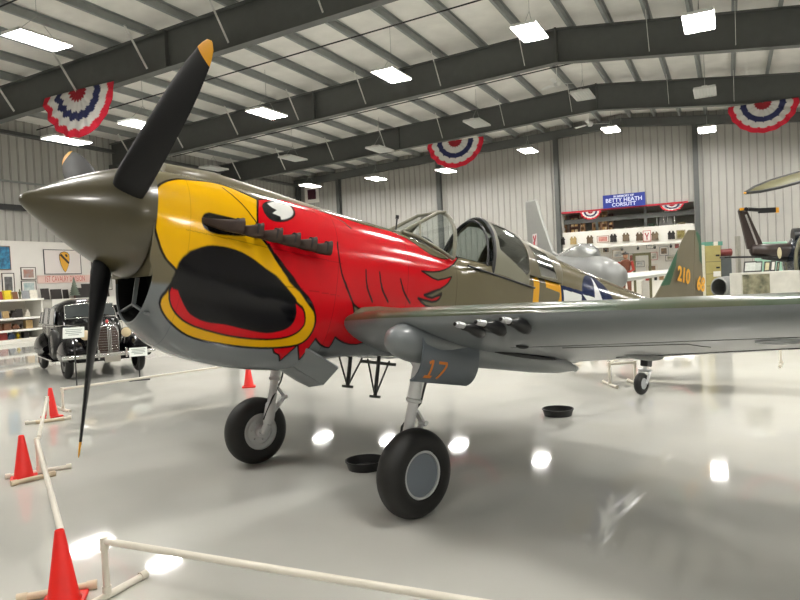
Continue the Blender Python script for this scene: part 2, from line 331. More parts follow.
# ceiling: two slopes of white faced insulation that sag between the purlins
M_roof=mat('roof_insulation',(240,238,232),rough=.55,noise=.12,nscale=1.3,bump=.5,bscale=3)
m=MB(); PS=1.365
def slope(t0,t1):
    n=int(round(abs(t1-t0)/PS*4)); 
    for i in range(n):
        a=t0+(t1-t0)*i/n; c=t0+(t1-t0)*(i+1)/n
        za=roof_z(a)+.02-.05*abs(math.sin(PI*a/PS)); zc=roof_z(c)+.02-.05*abs(math.sin(PI*c/PS))
        m.add([(a,D_F,za),(c,D_F,zc),(c,D_B+.1,zc),(a,D_B+.1,za)],[(0,1,2,3)])
slope(T_L-.1,T_RG); slope(T_RG,T_R+.1)
ceil=struct(m.build('ceiling',M_roof,M=HM,smooth=40))
M_steel=mat('dark_grey_steel',(84,86,84),rough=.5,noise=.12,nscale=3)
M_purl=mat('grey_purlin_steel',(138,142,140),rough=.42,noise=.1,nscale=4)
PT=[-5.05-1.75*k for k in range(14)]+[-3.67+1.365*k for k in range(16)]
for t in PT:
    z=roof_z(t)
    m=MB(); m.box((t,(D_F+D_B)/2,z-.15),(.014,D_B-D_F,.26)); m.box((t-.045,(D_F+D_B)/2,z-.28),(.10,D_B-D_F,.014)); m.box((t+.045,(D_F+D_B)/2,z-.03),(.10,D_B-D_F,.014))
    m.box((t-.09,(D_F+D_B)/2,z-.265),(.012,D_B-D_F,.04))
    m.build('purlin',M_purl,parent=ceil)
M_black=mat('black_rod',(32,32,32),rough=.5)
for D in (4.2,12.7,21.3,30.0,38.7):
    m=MB(); m.tube([(T_L+.2,D,roof_z(T_L)-.34),(T_RG,D,Z_RG-.36),(T_R-.2,D,roof_z(T_R)-.34)],.026,6)
    m.build('bridging_rod',M_black,parent=ceil,smooth=50)
# portal frames: tapering I-section rafters
RD=1.25
def rafter(D,n):
    m=MB()
    top=lambda t: roof_z(t)-.31
    dep=lambda t: RD
    for a,c in ((T_L+.1,T_RG),(T_RG,T_R-.1)):
        for h0,h1,wd in ((0,.025,.26),(-.025,None,.02),(None,None,.30)):
            pass
        ta,tc=top(a),top(c); da,dc=dep(a),dep(c)
        def slab(za0,za1,zc0,zc1,wd):
            h=wd/2
            m.add([(a,D-h,za0),(a,D+h,za0),(a,D+h,za1),(a,D-h,za1),(c,D-h,zc0),(c,D+h,zc0),(c,D+h,zc1),(c,D-h,zc1)],[(0,1,2,3),(7,6,5,4),(0,4,5,1),(1,5,6,2),(2,6,7,3),(3,7,4,0)])
        slab(ta-.03,ta,tc-.03,tc,.34); slab(ta-da,ta-.02,tc-dc,tc-.02,.022); slab(ta-da-.03,ta-da,tc-dc-.03,tc-dc,.34)
    for t in (T_RG-.02,T_RG+.02): m.box((t,D,top(t)-RD/2),(.03,.34,RD+.06))
    for t in (-16.5,7.5): m.box((t,D,top(t)-RD/2),(.07,.34,RD))
    for t in (T_L+.3,T_R-.3):     # haunch column
        m.box((t,D,4.4),(.6,.34,8.8))
    return struct(m.build('trim_%d'%n,M_steel,M=HM))
RDS=[-8.6,-.1,8.4,16.9,25.7,34.3]
for i,D in enumerate(RDS):
    r=rafter(D,i+2)
    M_strap=mat('white_strap',(222,222,218),rough=.5)
    if D>5:
        for t in PT[1::2]:
            if t>T_R-1: continue
            zt=roof_z(t)-.25; zb=roof_z(t)-.31-RD+.12
            m=MB(); m.bar((t,D-1.05,zt),(t,D-.18,zb),.085,.014,up=(1,0,0)); m.build('flange_brace',M_strap,parent=r)
# gable wall frame
m=MB(); 
for a,c in ((T_L,T_RG),(T_RG,T_R)): m.bar((a,D_B-.2,roof_z(a)-.58),(c,D_B-.2,roof_z(c)-.58),.32,.5)
struct(m.build('trim_8',M_steel,M=HM))
for n,t in enumerate((-29.3,-25.73,-17.68,-9.62,-1.56,6.5,14.5)):
    m=MB(); z=roof_z(t)-.8; m.box((t,D_B-.2,z/2),(.03,.32,z)); m.box((t,D_B-.37,z/2),(.27,.03,z)); m.box((t,D_B-.06,z/2),(.27,.03,z))
    struct(m.build('trim_%d'%(9+n),M_steel,M=HM))
# side wall girt and eave strut
m=MB(); m.box((T_L+.2,(D_B+D_F)/2,6.09),(.16,D_B-D_F,.26)); struct(m.build('trim_16',M_black,M=HM))
m=MB(); m.box((T_L+.25,(D_B+D_F)/2,9.5),(.26,D_B-D_F,.16)); struct(m.build('trim_17',M_steel,M=HM))
m=MB(); m.box((T_L+.12,(D_B+D_F)/2,7.3),(.12,D_B-D_F,.08)); struct(m.build('trim_18',M_purl,M=HM))

# ---------------------------------------------------------------- ceiling lights
M_lit=mat('lit_tubes',(255,252,246),emit=62); M_unlit=mat('unlit_tubes',(214,216,212),rough=.4)
M_fix=mat('white_fixture_metal',(225,225,222),rough=.4)
M_wire=mat('hanger_wire',(150,150,148),rough=.5)
def fixture(t,D,z,label,lit=True,rot=0,first={}):
    key=lit
    if key not in first:
        o=thing('ceiling_light',label,'light',hall(t,D,z),'high bay ceiling lights')
        m=MB(); m.box((0,0,.075),(.78,1.62,.03)); 
        for s in(-1,1): m.add([(s*.38,-.81,.07),(s*.38,.81,.07),(s*.42,.81,-.0),(s*.42,-.81,-.0)],[(0,1,2,3)]); m.box((0,s*.81,.04),(.80,.014,.08))
        m.box((0,0,.11),(.2,1.4,.06)); m.build('housing',M_fix,parent=o)
        if lit:
            m=MB(); m.box((0,0,.03),(.74,1.56,.03)); m.build('lit_tubes',M_lit,parent=o)
        else:
            m=MB()
            for x in (-.31,-.18,-.06,.06,.18,.31): m.tube([(x,-.79,.03),(x,.79,.03)],.022,8)
            m.build('tubes',M_unlit,parent=o,smooth=50)
        m=MB(); zz=roof_z(t)-z-.1
        for s in(-1,1): m.tube([(0,s*.6,.13),(0,0,.7)],.008,5)
        m.tube([(0,0,.7),(0,0,max(.75,zz-.1))],.008,5); m.build('hanger',M_wire,parent=o)
        first[key]=o
    else:
        o=copy_tree(first[key]); o['label']=label; o.matrix_world=hall(t,D,z)
    o.scale=(1,1,1)
    return o
# (pixel x, pixel y, D) measured; each hangs mid-bay
for px,py,D,lb in [
 (699,23,21.5,'lit ceiling light nearest the top right, above the second roof beam'),
 (530,33,21.5,'lit ceiling light just left of the kink in the second roof beam'),
 (392,76,21.5,'lit ceiling light above the bird head, under the second roof beam'),
 (267,114,21.5,'lit ceiling light beside the raised yellow-tipped propeller blade'),
 (38,41,12.9,'large lit ceiling light at the top left, nearest one, in front of the first beam'),
 (67,141,17.6,'lit ceiling light just below the left-hand bunting fan'),
 (376,179,38.6,'small far lit ceiling light second from left along the gable wall'),
 (446,171,38.6,'small far lit ceiling light directly under the middle bunting fan'),
 (528,151,38.6,'small far lit ceiling light right of the middle bunting fan'),
 (611,130,38.6,'small far lit ceiling light above the blue sign'),
 (707,130,38.6,'small far lit ceiling light left of the right-hand bunting fan'),
 (310,186,38.6,'small far lit ceiling light over the framed dark red banner'),
 (144,126,17.6,'small lit ceiling light partly behind the raised propeller blade')]:
    t,z=at_d(px,py,D); fixture(t,D,z,lb)
for px,py,D,lb in [(583,96,30.1,'unlit ceiling light in front of the third beam, left of its kink'),(705,93,30.1,'unlit ceiling light in front of the third beam, right part'),
 (477,124,30.1,'unlit ceiling light above the middle bunting fan'),(380,150,30.1,'unlit ceiling light over the far lights at the left'),(293,159,30.1,'unlit ceiling light above the bird eye'),
 (214,169,30.1,'unlit ceiling light close above the engine cowling')]:
    t,z=at_d(px,py,D); fixture(t,D,z,lb,lit=False)
# lamps of the same hall outside the frame
for t,D,z in [(0,12.9,9.0),(-5.6,12.9,9.6),(5,12.9,8.4),(10,12.9,8.2),(5,21.5,8.4),(11,21.5,8.1),(5,38.6,8.4),(11,38.6,8.1),(11,30,8.1),(0,4.2,9.0),(-8,4.2,9.3),(-16,4.2,9.0),(8,4.2,8.3),(-24,4.2,8.8),(0,-4,9.0),(-12,-4,9.0),(10,-4,8.2)]:
    fixture(t,D,z,'lit ceiling light of the same hall, outside the photo',True)
# ================================================================ the fighter
PX0,PY0,PH0=-2.549226,4.543327,2.516259; YAW=.72259; PIT=.196159; DM=2.396058
aft=Vector((math.cos(YAW),math.sin(YAW),0)); prt=Vector((math.sin(YAW),-math.cos(YAW),0)); upv=Vector((0,0,1))
aS=aft*math.cos(PIT)-upv*math.sin(PIT); aW=aft*math.sin(PIT)+upv*math.cos(PIT); O_=Vector((PX0,PY0,PH0))
base=Vector((PX0,PY0,0))+aft*DM
MP=Matrix(((aS.x,-prt.x,aW.x,base.x),(aS.y,-prt.y,aW.y,base.y),(aS.z,-prt.z,aW.z,base.z),(0,0,0,1)))
_d=MP.to_3x3().inverted()@(O_-base)           # plane origin in root space
def P(s,y,w): return Vector((s+_d.x,-y+_d.y,w+_d.z))
def gnd(s,y):                                  # station on the floor below (s,y): w such that z=0
    return -(O_.z+aS.z*s)/aW.z
def vadd(mb): return mb
AC=thing('fighter_aircraft','olive and grey propeller fighter with a red and yellow bird head painted on its nose','aircraft',MP)
OLIVE=(106,99,78); GREY=(116,121,124); GREEN=(38,78,58)
M_ol=mat('olive_paint',OLIVE,rough=.38,noise=.12,nscale=3,coat=.25)
M_gr=mat('grey_underside_paint',GREY,rough=.34,noise=.10,nscale=2.5,coat=.3)
M_fus=mat('fuselage_paint',(255,255,255),rough=.13,noise=.05,nscale=3,attr='paint',spec=.36,bump=.05,bscale=8)
M_dark=mat('dark_interior',(20,20,20),rough=.7)
M_prop=mat('propeller_black',(17,17,19),rough=.5,spec=.3,noise=.12,nscale=6)
M_yel=mat('propeller_tip_yellow',(226,160,30),rough=.4)
M_rub=mat('tyre_rubber',(24,24,23),rough=.55,noise=.15,nscale=9)
M_alu=mat('strut_aluminium',(208,209,210),rough=.35,metal=.3)
M_hub=mat('hub_grey_blue',(112,120,130),rough=.45)
M_rim=mat('rim_light_grey',(186,190,192),rough=.4)
M_frame=mat('canopy_frame_paint',(122,120,104),rough=.32,coat=.3)
M_exh=mat('exhaust_steel',(66,50,42),rough=.5,metal=.3,noise=.35,nscale=14)
M_gun=mat('gun_black',(26,26,28),rough=.35); M_slv=mat('barrel_silver',(205,206,208),rough=.3,metal=.5)
M_gls=glass()

def in_poly(A,B,poly):
    px=np.array([q[0] for q in poly]); py=np.array([q[1] for q in poly]); n=len(px)
    r=np.zeros(A.shape,bool); j=n-1
    for i in range(n):
        c=((py[i]>B)!=(py[j]>B))
        with np.errstate(divide='ignore',invalid='ignore'):
            x=(px[j]-px[i])*(B-py[i])/(py[j]-py[i]+1e-12)+px[i]
        r^=c&(A<x); j=i
    return r
def dist_line(A,B,poly,closed=True):
    D=np.full(A.shape,9.0); n=len(poly)
    for i in range(n if closed else n-1):
        ax,ay=poly[i]; bx,by=poly[(i+1)%n]; dx,dy=bx-ax,by-ay; L=dx*dx+dy*dy+1e-12
        t=np.clip(((A-ax)*dx+(B-ay)*dy)/L,0,1)
        D=np.minimum(D,np.hypot(A-ax-t*dx,B-ay-t*dy))
    return D
def col_attr(me,name,arr):
    a=me.color_attributes.new(name,'FLOAT_COLOR','POINT'); c=np.ones((len(me.vertices),4),'f'); c[:,:3]=arr; a.data.foreach_set('color',c.ravel())
def L3(c): return np.array(lin(c))
def grid_mesh(name,G,parent,mats,closed=False,mi=None,smooth=True):
    """G (n,m,3) in root space"""
    n,m=G.shape[:2]; idx=np.arange(n*m).reshape(n,m)
    if closed: idx=np.concatenate([idx,idx[:,:1]],1)
    q=np.stack([idx[:-1,:-1],idx[:-1,1:],idx[1:,1:],idx[1:,:-1]],-1).reshape(-1,4)
    me=bpy.data.meshes.new(name); me.vertices.add(n*m); me.vertices.foreach_set('co',G.reshape(-1).astype('f'))
    me.loops.add(len(q)*4); me.loops.foreach_set('vertex_index',q.reshape(-1).astype('i'))
    me.polygons.add(len(q)); me.polygons.foreach_set('loop_start',np.arange(len(q),dtype='i')*4)
    for mt in (mats if isinstance(mats,(list,tuple)) else [mats]): me.materials.append(mt)
    if mi is not None: me.polygons.foreach_set('material_index',mi.reshape(-1).astype('i'))
    me.update(calc_edges=True)
    if smooth: me.polygons.foreach_set('use_smooth',[True]*len(q))
    o=bpy.data.objects.new(name,me); COL.objects.link(o); o.parent=parent; return o
def toP(G):
    H=G.copy(); H[...,1]*=-1; H[...,0]+=_d.x; H[...,1]+=_d.y; H[...,2]+=_d.z; return H
# ---- fuselage skin with its paint scheme
ss=np.concatenate([np.arange(.78,4.1,.005),np.linspace(4.1,8,420)[1:],np.linspace(8,10.05,60)[1:]])
th=np.linspace(0,2*PI,641)[:-1]
G=fus_grid(ss,th)
A=np.repeat(ss[:,None],len(th),1); TH=np.repeat(th[None],len(ss),0); B=np.where(TH>PI,2*PI-TH,TH)*.5
C=np.zeros(G.shape)+L3(OLIVE)
W=G[...,2]; S_=G[...,0]
bnd=np.interp(S_,[.7,1.2,2,3,5,7,9],[-.42,-.45,-.45,-.42,-.35,-.22,-.02])+.02*np.sin(S_*7)
k=np.clip((bnd-W)/.035+.5,0,1)[...,None]; C=C*(1-k)+L3(GREY)*k
# dark green blotches over the olive rear fuselage
def paint(mask,c): 
    C[mask]=L3(c)
BLK=(16,14,15)
nose=A<4.15
def area(key,c,line=.007):
    p=PAINT[key]; sub=np.zeros(A.shape,bool); a0=min(q[0] for q in p)-.05; a1=max(q[0] for q in p)+.05
    r=slice(max(0,np.searchsorted(ss,a0)),np.searchsorted(ss,a1))
    Mk=in_poly(A[r],B[r],p); Dl=dist_line(A[r],B[r],p); cov=np.clip(.5+np.where(Mk,Dl,-Dl)/.006,0,1)[...,None]; C[r]=C[r]*(1-cov)+L3(c)*cov
    if line: cov=np.clip(.5+(line-Dl)/.006,0,1)[...,None]; C[r]=C[r]*(1-cov)+L3(BLK)*cov
area('red',(200,8,24)); area('yellow',(226,172,8),.009); area('lip',(206,12,26)); area('mouth',(4,4,9),.010)
def pline(p,wd):
    r=slice(0,np.searchsorted(ss,4.0)); Dl=dist_line(A[r],B[r],p,False); cov=np.clip(.5+(wd-Dl)/.006,0,1)[...,None]; C[r]=C[r]*(1-cov)+L3(BLK)*cov
pline(PAINT['lines'][0],.0055)
area('eye',(214,214,210),.010); area('pupil',(20,22,24),0); area('slot',(14,13,13),.006)
for p in PAINT['lines'][1:]: pline(p,.0075)
# aft markings in side elevation (s, w)
def side(poly,c,smin,smax):
    r=slice(np.searchsorted(ss,smin),np.searchsorted(ss,smax)); Mk=in_poly(S_[r],W[r],poly); C[r][Mk]=L3(c)
YN=(218,160,40)
side([(5.11,.30),(5.23,.335),(5.23,-.20),(5.36,-.20),(5.36,-.28),(5.0,-.28),(5.0,-.20),(5.12,-.20),(5.12,.24)],YN,4.9,5.6)
side([(5.36,.33),(5.78,.31),(5.78,.20),(5.60,-.30),(5.46,-.30),(5.66,.19),(5.66,.215),(5.36,.235)],YN,5.2,6.0)
IC=(6.6,.15); IR=.42
NAVY=(28,38,72); WHT=(216,218,216)
e=.05
side([(IC[0]-2*IR-e,IC[1]-.10-e),(IC[0]+2*IR+e,IC[1]-.10-e),(IC[0]+2*IR+e,IC[1]+.12+e),(IC[0]-2*IR-e,IC[1]+.12+e)],NAVY,5.5,7.8)
side([(IC[0]-2*IR,IC[1]-.10),(IC[0]+2*IR,IC[1]-.10),(IC[0]+2*IR,IC[1]+.12),(IC[0]-2*IR,IC[1]+.12)],WHT,5.5,7.8)
side([(IC[0]+(IR+.02)*math.cos(a*PI/24),IC[1]+(IR+.02)*math.sin(a*PI/24)) for a in range(48)],NAVY,5.5,7.8)
side([(IC[0]+(IR if i%2==0 else IR*.382)*math.cos(PI/2+i*PI/5),IC[1]+(IR if i%2==0 else IR*.382)*math.sin(PI/2+i*PI/5)) for i in range(10)],WHT,5.5,7.8)
# cockpit opening: dark
ck=(S_>3.86)&(S_<5.64)&(W>.335)&(np.abs(G[...,1])<.375); C[ck]=L3((22,22,20))
# panel lines
for s0 in (1.03,2.36,3.18,3.85,5.9,7.3):
    mk=np.abs(S_-s0)<.0035; C[mk]=C[mk]*(.75 if s0<2.3 else .5)
for w0 in (-.02,-.30):
    mk=(np.abs(W-w0)<.0035)&(S_>1.0)&(S_<2.4); C[mk]=C[mk]*.6
fus=grid_mesh('fuselage',toP(G),AC,M_fus,closed=True)
fus['label']='painted fuselage: red and yellow bird head, olive top, grey belly, star and number 17'
col_attr(fus.data,'paint',C.reshape(-1,3))
# intake: rolled lip and dark ducts with an inverted Y divider
th2=np.linspace(0,2*PI,97)[:-1]; R0=fus_grid(np.array([.781]),th2)[0]
ctr=np.array([.8,0,-.20])
rings=[]
for sc_,ds in ((1.0,0),(.992,-.006),(.980,-.006),(.972,.01),(.965,.30)):
    q=ctr+(R0-ctr)*sc_; q[:,0]=R0[:,0]+ds; rings.append([P(*v) for v in q])
m=MB(); m.loft(rings,caps=False); m.mi=[2 if (sum(m.v[i][0] for i in f)/4-_d.x>.86 and i_>=96*3) else (0 if sum(m.v[i][2] for i in f)/4-_d.z<-.42 else 1) for i_,f in enumerate(m.f)]; m.build('intake_lip',[M_gr,M_ol,M_dark],parent=AC,smooth=60)
q=ctr+(R0-ctr)*.965; q[:,0]=R0[:,0]+.26; m=MB(); m.add([P(*v) for v in q],[tuple(range(96))]); m.build('duct_bulkhead',M_dark,parent=AC)
m=MB()
def plate(a,b,ds=.03,tk=.016):
    # thin plate between two (y,w) points reaching aft by ds
    (ya,wa),(yb,wb)=a,b; n=Vector((wb-wa,-(yb-ya))).normalized()*tk/2
    rk=lambda w:.845
    pts=[]
    for s_,(y_,w_) in ((0,(ya,wa)),(0,(yb,wb)),(ds,(yb,wb)),(ds,(ya,wa))):
        pts.append((s_,y_,w_))
    vs=[P(rk(w_)+s_,y_+sg*n.x,w_+sg*n.y) for sg in(-1,1) for s_,y_,w_ in pts]
    m.add(vs,[(3,2,1,0),(4,5,6,7),(0,1,5,4),(1,2,6,5),(2,3,7,6),(3,0,4,7)])
plate((0,-.38),(0,-.585)); plate((0,-.585),(.30,-.655)); plate((0,-.585),(-.30,-.655))
m.build('intake_divider',M_gr,parent=AC)
up_=[P(.800,y,w) for s_,y,w in (ctr+(R0-ctr)*.985) if w>-.39]
m=MB(); m.add([v for v in up_]+[v+Vector((.02,0,0)) for v in up_],[tuple(range(len(up_))),tuple(range(2*len(up_)-1,len(up_)-1,-1))]+[(k_,(k_+1)%len(up_),len(up_)+(k_+1)%len(up_),len(up_)+k_) for k_ in range(len(up_))]); m.build('nose_plate',M_ol,parent=AC)
# carburettor scoop along the top of the cowling
rings=[]
for s,h,wd in ((.90,.0,.12),(.92,.06,.135),(1.3,.075,.135),(1.8,.055,.125),(2.3,.03,.11),(2.8,.010,.09),(3.0,-.02,.06)):
    wt=fus_params([s])[0][0]; rr=[]
    for k_ in range(17):
        a=PI*k_/16; rr.append(P(s,wd*math.cos(a),wt-.05+(h+.05)*math.sin(a)**.75))
    rings.append(rr)
m=MB(); m.loft(rings,closed=False,caps=False); m.add([P(.96,y,w) for y,w in ((.1,.40),(-.1,.40),(-.08,.48),(0,.505),(.08,.48))],[(0,1,2,3,4)])
m.build('carburettor_scoop',M_ol,parent=AC,smooth=50)
# ---- spinner
prof=[(0,.0),(.018,.004),(.036,.016),(.056,.04),(.098,.10),(.152,.18),(.212,.28),(.278,.40),(.328,.50),(.372,.60),(.402,.68),(.419,.74),(.426,.785),(.39,.79)]
MS=Matrix(((0,0,1,0),(0,1,0,0),(1,0,0,0),(0,0,0,1))); MSx=T(*P(0,0,.024))@MS
m=MB(); m.lathe(prof,MSx,64); sp=m.build('spinner',mat('spinner_olive',(72,66,46),rough=.3,noise=.10,nscale=5,coat=.3),parent=AC,smooth=60)
m=MB(); m.lathe([(.36,.785),(.36,.86),(.0,.86)],MSx,48); m.build('spinner_backplate',M_dark,parent=AC)
# ---- propeller
PHI0=.989379; SPR=.595; RP=1.702
def blade(phi):
    b=Vector((0,math.sin(phi),math.cos(phi))); t=Vector((0,-math.cos(phi),math.sin(phi)))
    rings=[];tips=[]
    R=[.30,.34,.40,.50,.65,.85,1.05,1.25,1.42,1.59,1.64,1.68,RP]
    Wd=[.16,.22,.25,.265,.27,.275,.275,.265,.235,.175,.14,.095,.02]
    Tk=[.10,.10,.10,.088,.068,.05,.038,.03,.024,.02,.015,.011,.004]
    for r,wd,tk in zip(R,Wd,Tk):
        be=rad(np.interp(r,[.3,.6,1.0,1.4,1.7],[46,36,25,19,16]))
        cd=t*math.cos(be)-Vector((1,0,0))*math.sin(be); nd=t*math.sin(be)+Vector((1,0,0))*math.cos(be)
        rr=[]
        for k_ in range(20):
            a=2*PI*k_/20; x=math.cos(a); z=math.sin(a)
            q=Vector((SPR,0,0))+b*r+cd*(x*wd/2-wd*.02)+nd*(tk/2*z*(1+.35*x))
            rr.append(P(*q))
        rings.append(rr)
    m=MB(); 
    m.loft(rings[:10],mi=0,caps=True); m.loft(rings[9:],mi=1)
    o=m.build('propeller_blade',[M_prop,M_yel],parent=AC,smooth=50); return o,b,t
# small maker's decal block on the blade root
for i in range(3):
    o,b,t=blade(PHI0+i*2*PI/3)
# ---- exhaust stacks (six a side), each a short pipe that curves aft and flares to a flat mouth
def exhausts(sgn):
    for k_ in range(6):
        s0=(1.12,1.36,1.525,1.69,1.85,2.005)[k_]; L=.27 if k_==0 else .19
        w0=.083-.003*k_; yb=fus_params([s0])[0][3]*.985
        rings=[]; N_=10
        for j in range(N_):
            f=j/(N_-1); s=s0+L*f; y=yb-.05+.135*math.sin(min(1,f*1.05)*PI/2)
            hh=.020+.042*f**.9; wd=.020+.016*f; tx=math.cos((1-f)*1.0); ty=math.sin((1-f)*1.0)
            rr=[]
            for q in range(16):
                a=2*PI*q/16; ca,sa=math.cos(a),math.sin(a); e=2/3.2
                ca=math.copysign(abs(ca)**e,ca); sa=math.copysign(abs(sa)**e,sa)
                rr.append(P(s-ty*wd*ca,sgn*(y+tx*wd*ca),w0-.018*math.sin(f*PI)+hh*sa))
            rings.append(rr)
        m=MB(); m.loft(rings,caps=False); last=rings[-1]; c=sum(last,Vector())/16
        inner=[c+(v-c)*.82 for v in last]; deep=[v-Vector((.05,0,0)) for v in inner]
        m.loft([last,inner],caps=False); m.loft([inner,deep],caps=False,mi=1); m.add(deep,[tuple(range(16))],1)
        m.build('exhaust_stack',[M_exh,M_dark],parent=AC,smooth=50)
exhausts(1); exhausts(-1)
# ---- wings
M_wtop=mat('wing_camouflage',(88,84,62),rough=.3,noise=1,nscale=1.1,rgb2=(36,70,52),coat=.4)
YS=[.25,.6,1.0,1.5,2.0,2.6,3.2,3.9,4.5,5.0,5.35,5.55,5.66,5.69]
def le(y): return 2.40+.03*y+ (0 if y<4.7 else 1.0*((y-4.7)/1.0)**2.6*1.1) + .16*max(0,1.0-y)
def te(y): return (5.17-.055*y-.018*max(0,y-2)**2)-(0 if y<4.7 else 1.0*((y-4.7)/1.0)**2.6*.55)
def wsec(y,n=26):
    L,Tt=le(y),te(y); c=Tt-L; tk=np.interp(y,[0,2,5,5.69],[.135,.12,.085,.06])*c
    if y>5: tk*=max(.08,1-((y-5)/.69)**3)
    wl=-.52+.036*y; wt=-.715+.10*y
    pts=[]
    xs=[.5-.5*math.cos(PI*i/n) for i in range(n+1)]
    def yt(x): return 5*tk*(.2969*math.sqrt(x)-.126*x-.3516*x*x+.2843*x**3-.1036*x**4)
    up=[(L+c*x,wl+(wt-wl)*x+yt(x)*.95+.008*c*math.sin(PI*x)) for x in xs]
    lo=[(L+c*x,wl+(wt-wl)*x-yt(x)*1.02+.008*c*math.sin(PI*x)) for x in xs]
    return up,lo
def wing(sgn):
    ups=[];los=[]
    ys=sorted(set(YS+list(np.linspace(.25,5.3,30))))
    U=[wsec(y)[0] for y in ys]; Lw=[wsec(y)[1] for y in ys]
    m=MB(); m.loft([[P(s,sgn*y,w) for s,w in r] for y,r in zip(ys,U)],closed=False,mi=0)
    m.loft([[P(s,sgn*y,w) for s,w in r] for y,r in zip(ys,Lw)],closed=False,mi=1)
    # the dark paint wraps a little under the leading edge: handled by the first lower strip
    fi=[i for i,mm in enumerate(m.mi) if mm==1]
    for i in fi:
        pass
    o=m.build('wing',[M_wtop,M_gr],parent=AC,smooth=40); return o
wp=wing(1); wing(-1)
# root fillets
def fillet(sgn):
    rings=[]
    for s,h,wd,wc in ((2.56,.03,.06,-.47),(2.59,.08,.16,-.47),(2.66,.125,.25,-.475),(2.85,.165,.37,-.485),(3.2,.20,.44,-.495),(4.2,.19,.46,-.54),(4.9,.13,.44,-.58),(5.4,.08,.36,-.60),(5.9,.02,.22,-.58)):
        rings.append([P(s,sgn*(.34+wd*math.cos(a)),wc+h*math.sin(a)) for a in [2*PI*q/28 for q in range(28)]])
    m=MB(); m.loft(rings); 
    M_=m
    mi=[]
    for f,mm in zip(m.f,m.mi):
        zz=sum(m.v[i][2] for i in f)/len(f)-_d.z; mi.append(0 if zz>-.44 else 1)
    m.mi=mi
    return m.build('wing_fillet',[M_ol,M_gr],parent=AC,smooth=60)
fillet(1); fillet(-1)
# control surface joints on the lower wing: flap, aileron
def wl_at(s,y,lower=True):
    r=wsec(y)[1 if lower else 0]; return float(np.interp(s,[q[0] for q in r],[q[1] for q in r]))
M_joint=mat('panel_joint',(64,66,66),rough=.6)
def joint(pts,r=.006,nm='panel_joint'):
    m=MB(); dense=[]
    for (a,b),(c,d) in zip(pts,pts[1:]):
        for k_ in range(12): f=k_/12; dense.append((a+(c-a)*f,b+(d-b)*f))
    dense.append(pts[-1]); m.tube([P(s,y,wl_at(s,y)-.001) for s,y in dense],r,6); m.build(nm,M_joint,parent=AC)
joint([(4.45,1.9),(4.42,3.3)]); joint([(4.42,3.3),(4.35,5.3)],.009); joint([(4.42,3.3),(4.86,3.3)]); joint([(3.2,2.2),(3.25,3.1),(3.6,3.1)],.003); joint([(3.1,1.8),(3.1,4.8)],.002)
# dark ovals under the wing; the large one paints the wheel well's shade
def wing_oval(s,y,rs,ry,mt):
    m=MB(); M_=T(*P(s,y,wl_at(s,y))); m.ball((0,0,0),(rs,ry,.02),n=24,m=8); v=[M_@Vector(q) for q in m.v]; m.v=[tuple(q) for q in v]; return m.build('dark_wing_oval',mt,parent=AC,smooth=60)
wing_oval(3.05,1.95,.05,.05,M_dark); wing_oval(3.72,1.47,.42,.13,M_dark)
m=MB(); y0,s0=3.62,3.35
m.v=[]; m.tube([P(s0+.13*math.cos(a),y0+.13*math.sin(a),wl_at(s0+.13*math.cos(a),y0+.13*math.sin(a))-.003) for a in [2*PI*k_/28 for k_ in range(28)]],.009,6,closed=True)
for k_ in range(3):
    a=k_*2*PI/3; m.bar(P(s0,y0,wl_at(s0,y0)-.004),P(s0+.12*math.cos(a),y0+.12*math.sin(a),wl_at(s0+.1*math.cos(a),y0)-.004),.02,.008)
m.build('tie_down_ring',M_rim,parent=AC,smooth=50)
# shallow dark blister behind (landing light / cartridge chutes)
m=MB(); m.ball((0,0,0),(.32,.10,.05),n=24,m=10); m.v=[tuple(P(4.35,2.2,wl_at(4.35,2.2)+.01)+Vector(q)) for q in m.v]; m.build('blister',mat('blister_dark_grey',(84,86,86),rough=.45),parent=AC,smooth=60)
